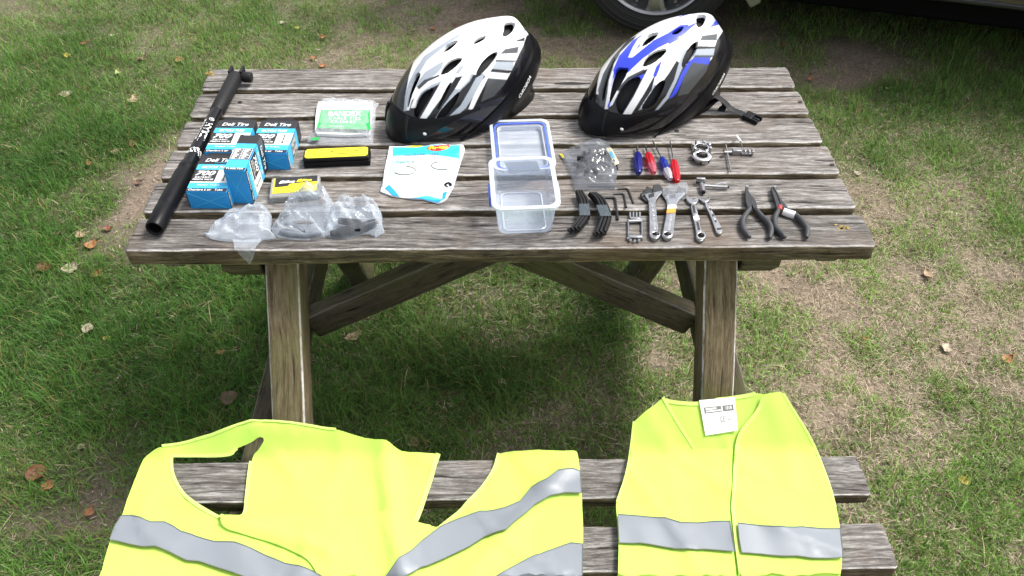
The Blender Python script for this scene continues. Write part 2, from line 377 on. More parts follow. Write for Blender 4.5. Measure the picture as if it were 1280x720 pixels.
# what grows where: point, green grass, straw thatch, bare soil
CTRL = [(20,20,.55,.2,.45),(60,30,.75,.2,.2),(100,60,.9,.15,.05),(150,30,.8,.25,.1),(200,40,.6,.35,.3),(260,20,.7,.3,.1),(270,60,.75,.35,.05),(480,60,.5,.65,.15),(660,40,.3,.9,.05),(500,20,.35,.7,.2),(60,130,.9,.15,0),(200,110,.75,.35,.05),(130,180,1,.05,0),(40,220,1,.05,0),(60,300,1,.05,0),(165,255,0,.12,1),(205,232,.05,.2,.9),(150,285,.3,.1,.7),(110,250,.8,.1,.1),(230,120,.85,.2,0),(60,400,1,.05,0),(200,400,1,.05,0),(280,400,.95,.1,0),(130,340,.9,.1,.1),(100,500,.95,.15,0),(250,500,.95,.15,0),(40,600,.75,.2,.2),(85,640,.2,.3,.8),(60,690,.9,.25,0),(300,30,.85,.3,.1),(380,40,.9,.3,.05),(440,45,.3,.4,.5),(400,72,.45,.45,.4),(330,75,.65,.55,.1),(540,50,.25,.95,.1),(570,75,.25,.95,.1),(600,20,.15,.95,.2),(620,60,.2,1,.1),(690,70,.32,.9,0),(690,20,.65,.4,.1),(470,20,.6,.4,.2),
 (450,400,.9,.2,0),(550,370,.8,.35,.1),(650,400,.75,.35,.1),(600,480,.9,.1,0),(500,520,.85,.3,0),(650,540,.55,.6,0),(740,520,.55,.6,0),(740,400,.9,.2,0),(760,450,.75,.4,0),(830,450,.45,.75,0),(850,370,.5,.6,0),(950,410,.5,.75,0),(960,350,.25,1,.1),(1050,400,.35,1,0),(1100,340,.35,1,0),(1180,420,.12,1,.15),(1250,380,.4,.85,0),(1120,440,.6,.75,0),(1200,500,.65,.7,0),(1050,490,.12,1,0),(1100,560,.5,.85,0),(1180,570,.35,.9,0),(1230,600,.75,.6,0),(1150,650,.65,.7,0),(1250,690,.6,.65,0),(1020,130,.75,.5,0),(1060,75,0,.1,1),(1035,85,.1,.1,.8),(1000,70,.55,.3,.3),(950,60,.55,.4,.3),(915,75,.5,.6,.2),(930,35,.3,.2,.6),(1130,120,.95,.3,0),(1230,120,.9,.35,0),(1100,200,.8,.5,0),(1200,200,.75,.5,0),(1110,250,.4,.85,.2),(1190,240,.3,.7,.5),(1250,260,.75,.5,0),(1080,290,.3,1,.1),(1160,300,.55,.8,0),(1000,30,.6,.2,.2),(1150,40,.6,.2,.2),(1250,60,.6,.3,.1)]
CXY = np.array([T(a, b, 0)[:2] for a, b, *_ in CTRL]); CW = np.array([c[2:] for c in CTRL])
def cover(x, y):
    n = len(x); out = np.zeros((n, 3)); wx = (fbm(x, y, 7, 3) - .5) * .14; wy = (fbm(x, y, 7, 9) - .5) * .14
    for i in range(0, n, 40000):
        d = (x[i:i+40000, None] + wx[i:i+40000, None] - CXY[:, 0]) ** 2 + (y[i:i+40000, None] + wy[i:i+40000, None] - CXY[:, 1]) ** 2
        w = 1 / (d + .0025) ** 2; out[i:i+40000] = (w[:, :, None] * CW).sum(1) / w.sum(1)[:, None]
    return out
def ground_z(x, y): return (fbm(x, y, 2.2, 21) - .5) * .05 + (fbm(x, y, 14, 22) - .5) * .02 - .012
def lawn():
    xs = np.concatenate([[-60, -25, -12, -7, -5], np.arange(-3.4, 3.45, .025), [5, 7, 12, 25, 60]])
    ys = np.concatenate([[-60, -25, -12, -6, -3], np.arange(-1.6, 3.6, .025), [5, 7, 12, 25, 60]])
    X, Y = np.meshgrid(xs, ys); x, y = X.ravel(), Y.ravel()
    near = ((np.abs(x) < 3.5) & (y > -1.7) & (y < 3.7))
    z = np.where(near, ground_z(x, y), -.012)
    me = bpy.data.meshes.new('lawn'); nx, ny = len(xs), len(ys)
    idx = np.arange(nx * ny).reshape(ny, nx)
    f = np.stack([idx[:-1, :-1], idx[:-1, 1:], idx[1:, 1:], idx[1:, :-1]], -1).reshape(-1, 4)
    me.from_pydata(np.stack([x, y, z], 1).tolist(), [], f.tolist())
    c = cover(x, y); g, s, d = c[:, 0], c[:, 1], c[:, 2]
    n1 = fbm(x, y, 18, 31)[:, None]; n2 = fbm(x, y, 60, 33)[:, None]
    soil = np.array([.235, .185, .145]) * (.75 + .5 * n1) ; thatch = np.array([.33, .26, .195]) * (.6 + .8 * n2); grn = np.array([.045, .075, .022]) * (.6 + .8 * n2)
    tot = (g + s + d + 1e-6)[:, None]; colr = (grn * g[:, None] + thatch * s[:, None] * 1.1 + soil * d[:, None]) / tot
    a = me.color_attributes.new('Col', 'FLOAT_COLOR', 'POINT'); a.data.foreach_set('color', np.concatenate([colr, np.ones((len(x), 1))], 1).astype(np.float32).ravel())
    M = attr_mat('lawn_soil', 'Col', .95, spec=.15); nt = M.node_tree; b = nt.nodes['Principled BSDF']; at = nt.nodes['Attribute']
    tc = nt.nodes.new('ShaderNodeTexCoord'); nn = nt.nodes.new('ShaderNodeTexNoise'); nn.inputs['Scale'].default_value = 110; nn.inputs['Detail'].default_value = 8; nn.inputs['Roughness'].default_value = .75
    nt.links.new(tc.outputs['Object'], nn.inputs['Vector'])
    mr = nt.nodes.new('ShaderNodeMapRange'); mr.inputs['From Min'].default_value = .3; mr.inputs['From Max'].default_value = .7; mr.inputs['To Min'].default_value = .45; mr.inputs['To Max'].default_value = 1.5
    nt.links.new(nn.outputs['Fac'], mr.inputs['Value'])
    mx = nt.nodes.new('ShaderNodeVectorMath'); mx.operation = 'SCALE'; nt.links.new(at.outputs['Color'], mx.inputs[0]); nt.links.new(mr.outputs[0], mx.inputs['Scale']); nt.links.new(mx.outputs[0], b.inputs['Base Color'])
    bp = nt.nodes.new('ShaderNodeBump'); bp.inputs['Strength'].default_value = 1; bp.inputs['Distance'].default_value = .012; nt.links.new(nn.outputs['Fac'], bp.inputs['Height']); nt.links.new(bp.outputs[0], b.inputs['Normal'])
    me.materials.append(M); me.polygons.foreach_set('use_smooth', [True] * len(me.polygons))
    o = bpy.data.objects.new('lawn', me); COL.objects.link(o); o['kind'] = 'structure'
lawn()
def blades(name, x, y, ln, wd, tilt, col, seed, flat=False):
    r = np.random.default_rng(seed); n = len(x); z = ground_z(x, y)
    a = r.uniform(0, 2 * PI, n); dx, dy = np.cos(a), np.sin(a)          # lean direction
    b = a + PI / 2 + r.uniform(-.6, .6, n); wx, wy = np.cos(b) * wd / 2, np.sin(b) * wd / 2
    t1 = tilt; t2 = np.minimum(tilt + r.uniform(.15, .9, n), 1.62)
    h1 = ln * .5; p0 = np.stack([x, y, z - .002 + (r.uniform(.004, .014, n) if flat else 0)], 1)
    p1 = p0 + np.stack([dx * np.sin(t1) * h1, dy * np.sin(t1) * h1, np.cos(t1) * h1], 1)
    p2 = p1 + np.stack([dx * np.sin(t2) * h1, dy * np.sin(t2) * h1, np.cos(t2) * h1], 1)
    w = np.stack([wx, wy, np.zeros(n)], 1)
    V = np.stack([p0 - w, p0 + w, p1 - w * .8, p1 + w * .8, p2], 1).reshape(-1, 3)
    i = (np.arange(n) * 5)[:, None]
    F = np.concatenate([i + np.array([[0, 1, 3]]), i + np.array([[0, 3, 2]]), i + np.array([[2, 3, 4]])], 1).reshape(-1, 3)
    me = bpy.data.meshes.new(name); me.vertices.add(len(V)); me.vertices.foreach_set('co', V.astype(np.float32).ravel())
    me.loops.add(F.size); me.loops.foreach_set('vertex_index', F.astype(np.int32).ravel())
    me.polygons.add(len(F)); me.polygons.foreach_set('loop_start', np.arange(0, F.size, 3, dtype=np.int32))
    me.polygons.foreach_set('loop_total', np.full(len(F), 3, dtype=np.int32)); me.update(calc_edges=True); me.validate()
    c = np.repeat(np.concatenate([col, np.ones((n, 1))], 1), 5, 0)
    at = me.color_attributes.new('Col', 'FLOAT_COLOR', 'POINT'); at.data.foreach_set('color', c.astype(np.float32).ravel())
    o = bpy.data.objects.new(name, me); COL.objects.link(o); o['kind'] = 'stuff'
    return o
def grass():
    def scatter(n, seed):
        r = np.random.default_rng(seed); y = r.uniform(-1.25, 2.5, n); hw = 1.35 + (y + 1.25) * .46
        return r.uniform(-1, 1, n) * hw, y, r
    x, y, r = scatter(560000, 1); c = cover(x, y); cl = fbm(x, y, 11, 41, 3)
    p = np.clip(c[:, 0] * 1.3 - .05 + (cl - .5) * 2.9 * (1.25 - c[:, 0]) + .12, 0, 1) * np.clip(1.0 - .9 * c[:, 2], 0, 1)
    p *= np.where(y < -.3, 1, .9)
    k = r.uniform(0, 1, len(x)) < p; x, y, c, cl = x[k], y[k], c[k], cl[k]; n = len(x); lush = np.clip(c[:, 0] - c[:, 1] * .5, 0, 1)
    ln = (.015 + .028 * lush * np.clip(cl * 1.6, .3, 1.3) + .030 * np.clip(cl - .35, 0, 1)) * r.lognormal(0, .32, n); wd = r.uniform(.0013, .0027, n)
    h = r.uniform(0, 1, n)[:, None]; big = fbm(x, y, 3.1, 51)[:, None]; l = lush[:, None]
    deep = np.array([.054, .145, .020]); warm = np.array([.215, .37, .075]); col = deep * l + warm * (1 - l)
    col = col * (.55 + .9 * h) * (.7 + .6 * big); yl = (r.uniform(0, 1, n) < .07 + .12 * (1 - lush))[:, None]
    col = np.where(yl, np.array([.26, .22, .08]) * (.6 + .6 * h), col)
    o = blades('grass', x, y, ln, wd, r.uniform(.05, 1.15, n), col, 3); o.data.materials.append(attr_mat('grass_blades', 'Col', .55, .3))
    x, y, r = scatter(260000, 2); c = cover(x, y); cl = fbm(x, y, 9, 61, 3)
    p = np.clip(c[:, 1] * .95 + (cl - .5) * .8 - .03, .02, 1) * np.clip(1 - .85 * c[:, 2], 0, 1)
    k = r.uniform(0, 1, len(x)) < p; x, y = x[k], y[k]; n = len(x); h = r.uniform(0, 1, n)[:, None]
    base = np.array([.42, .33, .255]); col = base * (.4 + 1.0 * h); pale = (r.uniform(0, 1, n) < .07)[:, None]; col = np.where(pale, np.array([.55, .47, .33]), col)
    o = blades('dry_thatch', x, y, r.uniform(.008, .027, n), r.uniform(.0008, .0016, n), r.uniform(1.1, 1.58, n), col, 5, True); o.data.materials.append(attr_mat('dry_straw', 'Col', .8, .15))
    # crumbs and dead stems on the bare soil, a few long stems, and broad-leaved weeds in the turf
    x, y, r = scatter(60000, 12); c = cover(x, y); k = r.uniform(0, 1, len(x)) < np.clip(c[:, 2] * .5, 0, 1); x, y = x[k], y[k]; n = len(x); h = r.uniform(0, 1, n)[:, None]
    col = np.where(h < .5, np.array([.10, .075, .055]), np.array([.36, .29, .22])) * (.5 + r.uniform(0, 1, (n, 1)))
    o = blades('soil_litter', x, y, r.uniform(.006, .022, n), r.uniform(.001, .004, n), r.uniform(1.3, 1.58, n), col, 13, True); o.data.materials.append(bpy.data.materials['dry_straw'])
    x, y, r = scatter(900, 14); n = len(x); o = blades('dead_stems', x, y, r.uniform(.04, .085, n), r.uniform(.0012, .0022, n), r.uniform(.9, 1.5, n), np.array([.46, .38, .24]) * r.uniform(.6, 1.2, (n, 1)), 15, True); o.data.materials.append(bpy.data.materials['dry_straw'])
    x, y, r = scatter(16000, 16); c = cover(x, y); k = (r.uniform(0, 1, len(x)) < c[:, 0] * .5) & (fbm(x, y, 6, 71, 3) > .55); x, y = x[k], y[k]; n = len(x)
    o = blades('broad_weeds', x, y, r.uniform(.010, .022, n), r.uniform(.004, .008, n), r.uniform(.8, 1.4, n), np.array([.075, .16, .035]) * r.uniform(.6, 1.5, (n, 1)), 17); o.data.materials.append(bpy.data.materials['grass_blades'])
    # sparse short grass beyond the picture's edge
    r = np.random.default_rng(8); x = r.uniform(-3.3, 3.3, 60000); y = r.uniform(-1.5, 3.5, 60000); k = np.abs(x) > 1.3 + (y + 1.25) * .46; x, y = x[k], y[k]; n = len(x)
    o = blades('outer_grass', x, y, r.uniform(.02, .05, n), np.full(n, .0035), r.uniform(.1, 1, n), np.array([.07, .13, .025]) * r.uniform(.6, 1.4, (n, 1)), 6); o.data.materials.append(bpy.data.materials['grass_blades'])
grass()

# ------------------------------------------------------------------ picnic table
def plank_mesh(name, L, w, t, seed, m, parent, loc, rot=None, r=.006, nl=90, rough=.0012, sharp=False, pit=0.0):
    """sawn timber along local X, rounded worn arrises, slightly uneven edges and ends"""
    prof = []
    for cx, cy, a0 in ((w/2 - r, t/2 - r, 0), (-w/2 + r, t/2 - r, 90), (-w/2 + r, -t/2 + r, 180), (w/2 - r, -t/2 + r, 270)):
        for a in (0, 30, 60, 90): prof.append((cx + r * math.cos(math.radians(a0 + a)), cy + r * math.sin(math.radians(a0 + a)), 1.0 if a0 in (0, 90) and a not in (0, 90) or a in (30, 60) else .0))
    # extra points across the top so the face can cup and dip
    top = [(w/2 - r - (w - 2*r) * k / 6, t/2, .0) for k in range(1, 6)]
    prof = prof[:4] + top + prof[4:]
    n = len(prof); V, F, A, S_ = [], [], [], []
    off = seed * 13.7
    xs = [-L/2, -L/2 + .002, -L/2 + .006] + [-L/2 + L * k / nl for k in range(1, nl)] + [L/2 - .006, L/2 - .002, L/2]
    for i, x in enumerate(xs):
        e = min(i, len(xs) - 1 - i); ins = (.0035, .0012, 0)[e] if e < 3 else 0
        for (py, pz, wr) in prof:
            nz = noise.noise(Vector((x * 6 + off, py * 60, pz * 60))) * rough + noise.noise(Vector((x * 30 + off, py * 200, pz * 200))) * rough * .6
            s = 1 - ins * 2 / min(w, t)
            yy, zz = py * s, pz * s
            if wr: yy -= math.copysign(abs(noise.noise(Vector((x * 14 + off, py * 9, 3.3)))) * rough * 2.2, py); zz -= math.copysign(abs(noise.noise(Vector((x * 17 + off, 7.7, py * 9)))) * rough * 1.5, pz)
            xo = noise.noise(Vector((py * 90 + off, pz * 90, x))) * .0018 if e < 3 else 0
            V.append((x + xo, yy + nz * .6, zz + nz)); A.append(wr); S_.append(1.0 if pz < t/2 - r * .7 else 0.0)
    for i in range(len(xs) - 1):
        for k in range(n):
            k2 = (k + 1) % n; F.append((i*n+k, (i+1)*n+k, (i+1)*n+k2, i*n+k2))
    F += [tuple(range(n)), tuple((len(xs)-1)*n + k for k in range(n))[::-1]]
    mb = MB(); mb.add(V, F); o = mb.build(name, m, parent, smooth=50)
    at = o.data.attributes.new('wear', 'FLOAT', 'POINT'); at.data.foreach_set('value', A)
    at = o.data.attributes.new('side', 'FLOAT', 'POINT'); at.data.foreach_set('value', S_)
    o.location = loc
    if rot is not None: o.rotation_euler = rot
    return o
table = thing('picnic_table', 'weathered grey wooden picnic table with slatted top and attached bench', 'picnic table', (0, -.311, 0))
def TL(x, y, z): return (x, y + .311, z)          # world point -> table-local
edges = [(0.0, -.0867), (-.1055, -.1955), (-.2125, -.302), (-.318, -.4085), (-.4240, -.5155), (-.5330, YF)]
ends = [(-.655, .651), (-.652, .6515), (-.6515, .650), (-.652, .6535), (-.652, .6505), (-.6515, .6525)]
for k, ((a, b), (x0, x1)) in enumerate(zip(edges, ends)):
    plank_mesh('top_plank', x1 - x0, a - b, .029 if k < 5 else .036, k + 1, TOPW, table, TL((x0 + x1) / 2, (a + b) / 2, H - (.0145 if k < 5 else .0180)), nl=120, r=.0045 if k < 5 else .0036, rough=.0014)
for k, (a, b) in enumerate([(-.826, -.9096), (-.9646, -1.0484)]):
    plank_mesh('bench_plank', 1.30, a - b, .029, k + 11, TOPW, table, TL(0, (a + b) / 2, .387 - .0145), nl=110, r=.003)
for k, (a, b) in enumerate([(.205, .288), (.343, .427)]):
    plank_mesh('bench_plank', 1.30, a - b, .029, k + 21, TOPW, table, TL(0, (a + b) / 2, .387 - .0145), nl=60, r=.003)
def beam(name, p, q, w, t, seed, m, up=(0, 0, 1)):
    """timber from p to q; w across, t in the direction nearest up"""
    p, q = Vector(p), Vector(q); d = (q - p); L = d.length; d.normalize()
    y = Vector(up).cross(d).normalized(); z = d.cross(y)
    Rm = Matrix((d, y, z)).transposed()
    return plank_mesh(name, L, w, t, seed, m, table, TL(*((p + q) / 2)), Rm.to_euler(), nl=40, r=.004)
LEGX = wood('leg_timber', (.055, .040, .021), (.125, .096, .054), (.22, .178, .112), wear=1.2, tint=(.11, .12, .03), tintamt=.6)
for s in (-1, 1):
    beam('leg', (s*.400, -.517, .684), (s*.404, -1.004, -.02), .062, .070, 30 + s, LEGX, up=(0, -1, .7))
    beam('leg', (s*.400, -.350, .684), (s*.402, .095, -.02), .060, .070, 33 + s, BEAMW, up=(0, -1, -.7))
    beam('seat_bearer', (s*.462, -1.035, .311), (s*.462, .415, .311), .058, .096, 36 + s, BEAMW)
    beam('brace', (s*.426, -.405, .315), (s*.012, -.405, .545), .044, .066, 39 + s, BEAMW)
    # table bearer with chamfered ends
    mb = MB(); x0, x1 = (s*.438, s*.508); pr = [(-.590, .690), (-.590, .640), (-.560, .604), (-.06, .604), (-.03, .640), (-.03, .690)]
    mb.add([(x, y + .311, z) for x in (min(x0, x1), max(x0, x1)) for y, z in pr], [tuple(range(6)), tuple(range(6, 12))[::-1]] + [(i, 6 + i, 6 + (i + 1) % 6, (i + 1) % 6) for i in range(6)])
    mb.build('top_bearer', BEAMW, table, bevel=.004)
    beam('end_batten', (s*.585, -.600, .676), (s*.585, -.03, .676), .042, .030, 42 + s, BEAMW)
beam('center_batten', (0, -.47, .645), (0, -.03, .645), .060, .090, 45, BEAMW)
for s in (-1, 1):
    for y, z in ((-.565, .65), (-.76, .31)):
        mb = MB(); mb.lathe([(0, .006), (.007, .006), (.009, 0)], frame((s*(.508 if z > .5 else .491), y + .311, z), (0, 1, 0), (0, 0, s)), 10); mb.build('bolt_head', DSTL, table)

# worn details of the planks: screws, an open split and lichen
def onplank(name, m_, px, lift=.0006, h=.0012, it=1):
    P = smooth_loop(plan(px), it); mb = MB(); slab(mb, [(x, y + .311) for x, y in P], (), H - h, H + lift); return mb.build(name, m_, table, smooth=0)
HOLE = mat('old_screw', (.012, .010, .009), .7, var=.3, vscale=200); LICH = mat('lichen', (.26, .19, .055), .9, var=.5, vscale=150, bump=.6, bscale=300)
for a, b in ((1000, 128), (846, 164), (300, 128), (1040, 206), (262, 205), (902, 196)):
    onplank('screw_head', HOLE, [(a + 3.2 * math.cos(k * PI / 5), b + 1.6 * math.sin(k * PI / 5)) for k in range(10)])
onplank('wood_split', HOLE, [(690, 104.5), (702, 103), (716, 102.6), (730, 103.8), (741, 104.6), (728, 105.6), (716, 106.4), (702, 105.8)])
rl = random.Random(3)
for (a_, b_), (x0_, x1_) in zip(edges, ends):
    for k in range(4):
        xe, sg = (x1_, -1) if k % 2 else (x0_, 1); y_ = b_ + (a_ - b_) * rl.uniform(.2, .8); L_ = rl.uniform(.02, .07); w_ = rl.uniform(.0008, .0016); x_ = xe + sg * (.004 if k < 2 else rl.uniform(.1, .5))
        mb = MB(); slab(mb, [(x_, y_ + .311 - w_ * (1 if k < 2 else .2)), (x_ + sg * L_ * .5, y_ + .311 - w_ * .8), (x_ + sg * L_, y_ + .311 + .002), (x_ + sg * L_ * .5, y_ + .311 + w_), (x_, y_ + .311 + w_ * (1 if k < 2 else .2))], (), H - .001, H + .0007); mb.build('wood_split', HOLE, table, smooth=0)
for cx_, cy_, n_, sx, sy in ((1053, 285, 9, 8, 4), (262, 92, 5, 3, 2)):
    for k in range(n_):
        a, b, r_ = cx_ + rl.gauss(0, sx * .6), cy_ + rl.gauss(0, sy * .6), rl.uniform(1.2, 2.6)
        onplank('lichen', LICH, [(a + r_ * 1.5 * math.cos(q * PI / 4) * rl.uniform(.6, 1.2), b + r_ * .7 * math.sin(q * PI / 4) * rl.uniform(.6, 1.2)) for q in range(8)], .0008, .0006)

# ------------------------------------------------------------------ helmets
def helmet_axes(yaw, pit):
    c, s = math.cos(yaw), math.sin(yaw); Rz = np.array([[c, -s, 0], [s, c, 0], [0, 0, 1]])
    c, s = math.cos(pit), math.sin(pit); Ry = np.array([[c, 0, s], [0, 1, 0], [-s, 0, c]])
    return Rz @ Ry
def project(P):
    d = (P - CAM) @ CM; return np.stack([640 + FPX * d[:, 0] / d[:, 1], 360 - FPX * d[:, 2] / d[:, 1]], 1)
HA, HB, HC = .182, .096, .112                    # helmet half length, half width, crown height
def dome(th, ph, k=1.0, dz=0.0):
    """th: 0 front .. pi rear over the crown from each side; ph elevation from the rim plane; returns local xyz"""
    ce = np.cos(ph); x = ce * np.cos(th); y = ce * np.sin(th); z = np.sin(ph)
    tail = np.where(x < -.35, 1 - .10 * (-.35 - x), 1.0)       # slightly pinched tail
    k = k * (1 + .050 * np.exp(-((x + .82) ** 2 + (y * .8) ** 2 + (z - .57) ** 2) / .035) - .05 * np.exp(-((x + .98) ** 2 + y ** 2 + (z - .1) ** 2) / .1))
    return np.stack([HA * x * k, HB * y * k * tail, HC * z * k + dz], -1)
PAINTS = np.array([(.008, .008, .01), (.84, .84, .85), (.34, .38, .43), (.055, .06, .065), (.035, .06, .62)])
HPAINT = attr_mat('helmet_paint', 'Col', .16, spec=.5); HPAINT.node_tree.nodes['Principled BSDF'].inputs['Coat Weight'].default_value = .25
def helmet(name, label, pos, yaw, pit, paint, vents, mats, word, wordpoly):
    R = helmet_axes(yaw, pit); pos = np.array(pos)
    root = thing('bicycle_helmet', label, 'helmet', (pos[0], pos[1], H), 0)
    base = np.array([pos[0], pos[1], H])
    def toW(P): return P @ R.T + pos
    def toL(P): return toW(np.asarray(P, float)) - base
    tbl = lambda P: toW(P)[..., 2]
    # ---- shell on a fine grid, painted and pierced where the photograph shows it
    NT, NP = 560, 230
    th = np.linspace(0, 2 * PI, NT, endpoint=False); ph = np.linspace(-.62, PI / 2, NP)
    TH, PH = np.meshgrid(th, ph, indexing='ij'); G = dome(TH, PH)
    idx = np.arange(NT * NP).reshape(NT, NP)
    Q = np.stack([idx[:, :-1], np.roll(idx, -1, 0)[:, :-1], np.roll(idx, -1, 0)[:, 1:], idx[:, 1:]], -1).reshape(-1, 4)
    V = G.reshape(-1, 3); c = V[Q].mean(1)
    nrm = c / np.array([HA, HB, HC]) ** 2; nrm /= np.linalg.norm(nrm, axis=1)[:, None]
    view = (CAM - toW(c)); view /= np.linalg.norm(view, axis=1)[:, None]
    facing = ((nrm @ R.T) * view).sum(1)
    mir = c * np.array([1, -1, 1]); use_m = (c[:, 1] < 0) & (facing < .05)
    px = project(toW(np.where(use_m[:, None], mir, c)))
    hidden = (facing < -.02) & ~use_m
    # paint per vertex, averaged over a small neighbourhood so the edges of the colours are clean
    nv = V / np.array([HA, HB, HC]) ** 2; nv /= np.linalg.norm(nv, axis=1)[:, None]
    vv = CAM - toW(V); vv /= np.linalg.norm(vv, axis=1)[:, None]; fv = ((nv @ R.T) * vv).sum(1); um = (V[:, 1] < 0) & (fv < .05)
    pv = project(toW(np.where(um[:, None], V * np.array([1, -1, 1]), V))); hv = (fv < -.02) & ~um & (V[:, 2] < .03)
    tint = np.zeros((len(V), 3)); offs = [(-.3, -.3), (.3, -.3), (-.3, .3), (.3, .3), (0, 0)]
    for ox, oy in offs:
        k_ = np.zeros(len(V), int)
        for poly, k in paint: k_[pip(pv + np.array([ox, oy]), poly)] = k
        k_[hv] = 0; tint += PAINTS[k_] / len(offs)
    hole = np.zeros(len(Q), bool)
    for poly in vents: hole |= pip(px, smooth_loop(poly, 1))
    hole &= ~hidden
    wz = tbl(c); rim = wz > H + .016 + .03 * np.clip((.05 - np.abs(c[:, 0] + .0)) / .05, 0, 1) * 0
    tailcut = c[:, 0] > -.168 + .55 * np.clip(.045 - c[:, 2], 0, 1) * 0
    keep = rim & ~hole
    # vertices of the pierced shell relax onto smooth vent edges by a small average
    Qk = Q[keep]; used = np.unique(Qk); mp = -np.ones(len(V), int); mp[used] = np.arange(len(used))
    Vl = toL(V[used]); F = mp[Qk]
    for _ in range(5):                             # smooth the ragged boundary of holes
        e = np.concatenate([F[:, [0, 1]], F[:, [1, 2]], F[:, [2, 3]], F[:, [3, 0]]]); es = np.sort(e, 1)
        u, cnt = np.unique(es, axis=0, return_counts=True); be = u[cnt == 1]
        acc = np.zeros_like(Vl); k = np.zeros(len(Vl))
        for a, b in ((0, 1), (1, 0)): np.add.at(acc, be[:, a], Vl[be[:, b]]); np.add.at(k, be[:, a], 1)
        w = k == 2; Vl[w] = Vl[w] * .4 + acc[w] / 2 * .6
    mb = MB(); mb.v = [tuple(p) for p in Vl]; mb.f = [tuple(int(i) for i in q) for q in F]; mb.m = [0] * len(F)
    sh = mb.build('shell', HPAINT, root, smooth=60, recalc=True, solid=.007)
    at = sh.data.color_attributes.new('Col', 'FLOAT_COLOR', 'POINT'); at.data.foreach_set('color', np.concatenate([tint[used], np.ones((len(used), 1))], 1).astype(np.float32).ravel())
    # ---- foam core seen through the vents
    th2 = np.linspace(0, 2 * PI, 72, endpoint=False); ph2 = np.linspace(-.62, PI / 2, 24); TH, PH = np.meshgrid(th2, ph2, indexing='ij')
    V = dome(TH, PH, .90, -.004).reshape(-1, 3); idx = np.arange(72 * 24).reshape(72, 24)
    Q = np.stack([idx[:, :-1], np.roll(idx, -1, 0)[:, :-1], np.roll(idx, -1, 0)[:, 1:], idx[:, 1:]], -1).reshape(-1, 4)
    Q = Q[tbl(V[Q].mean(1)) > H + .012]; u = np.unique(Q); mp = -np.ones(len(V), int); mp[u] = np.arange(len(u))
    mb = MB(); mb.v = [tuple(p) for p in toL(V[u])]; mb.f = [tuple(int(i) for i in q) for q in mp[Q]]; mb.m = [0] * len(mb.f)
    mb.build('foam_core', BLKM, root, smooth=60)
    # ---- black lower wrap around the back half, standing proud of the shell
    mb = MB(); A = np.linspace(math.radians(62), math.radians(298), 60); V = []; rows = 9
    for a in A:
        back = (1 - math.cos(a)) / 2                # 0 front .. 1 rear
        zt = -.034 + .062 * max(0, back - .22) ** .9
        for k in range(rows):
            f = k / (rows - 1)
            xw = dome(np.array(a), np.array(math.asin(max(-.6, min(.9, zt / HC)))), 1.035)
            zb_w = H + .004
            # bottom follows the table top
            kx = math.cos(a) * HA * (1.0 if back > .5 else 1.0); ky = math.sin(a) * HB
            zb = (zb_w - pos[2] + math.sin(pit) * kx * .98) / math.cos(pit)
            z = zt + (zb - zt) * f
            ph_ = math.asin(max(-.75, min(.9, z / HC)))
            bulge = 1.035 + .035 * math.sin(f * PI) * (.4 + back)
            p = dome(np.array(a), np.array(ph_), bulge); p[2] = z
            if z < -.045: p[0] *= 1.0; p[0] = math.copysign(max(abs(p[0]), abs(HA * .80 * math.cos(a))), p[0]); p[1] = math.copysign(max(abs(p[1]), abs(HB * .84 * math.sin(a))), p[1])
            V.append(p)
    V = np.array(V); n = len(A)
    mb.v = [tuple(p) for p in toL(V)]; mb.f = [(i*rows+k, (i+1)*rows+k, (i+1)*rows+k+1, i*rows+k+1) for i in range(n-1) for k in range(rows-1)]; mb.m = [0] * len(mb.f)
    wrap = mb.build('lower_wrap', BLK, root, smooth=60, solid=.005)
    # lettering on the wrap, left flank near the tail
    mb = MB(); v, f = text_geo(word, bold=.02, shear=.25)
    a0 = math.radians(117)
    pts = []
    for x, y in v:
        a = a0 + x * -.27; z = -.018 + y * .0105 + (a - a0) * .055
        p = dome(np.array(a), np.array(math.asin(z / HC)), 1.080); pts.append(p)
    mb.add(toL(np.array(pts)), f); mb.build('lettering', WHT, wrap, recalc=False)
    # ---- visor: a curved peak round the brow
    mb = MB(); V = []; A = np.radians(np.linspace(-82, 82, 51)); rows = 9
    for a in A:
        side = abs(a) / math.radians(82)
        pin = dome(np.array(a), np.array(math.asin((.066 - .046 * side ** 1.4) / HC)), 1.014)
        reach = .013 * (1 - side ** 2.2) + .002
        pout = np.array([(HA * .965 + reach) * math.cos(a) ** .92, (HB + .006) * math.sin(a), 0])
        pout[2] = (H + .006 + .010 * side - pos[2] + math.sin(pit) * pout[0]) / math.cos(pit)
        g_ = min(1, max(0, (side - .22) / .70)); g_ = g_ * g_ * (3 - 2 * g_); low_ = dome(np.array(a), np.array(math.asin((pin[2] - .007) / HC)), 1.03); pout = pout * (1 - g_) + low_ * g_
        for k in range(rows):
            f = k / (rows - 1); p = pin * (1 - f) + pout * f; p[2] += .010 * math.sin(f * PI) * (1 - side); V.append(p)
    n = len(A); mb.v = [tuple(p) for p in toL(np.array(V))]; mb.f = [(i*rows+k, (i+1)*rows+k, (i+1)*rows+k+1, i*rows+k+1) for i in range(n-1) for k in range(rows-1)]; mb.m = [0] * len(mb.f)
    mb.build('visor', BLK, root, smooth=60, solid=.003)
    # ridge ribs and a pivot stud on the visor
    for s in (-1, 1):
        mb = MB(); P = []
        for k in range(8):
            f = .06 + .80 * k / 7; i = 25 + s * 7; q = np.array(V[i*rows:(i+1)*rows]); g = f * (rows - 1); j = int(g); p = q[j] * (1 - g + j) + q[min(j+1, rows-1)] * (g - j); p = p + np.array([0, 0, .0015]); P.append(tuple(toL(p[None])[0]))
        mb.tube(P, [.0045 * (1 - .6 * k / 7) for k in range(8)], 8); mb.build('visor_rib', BLKM, root)
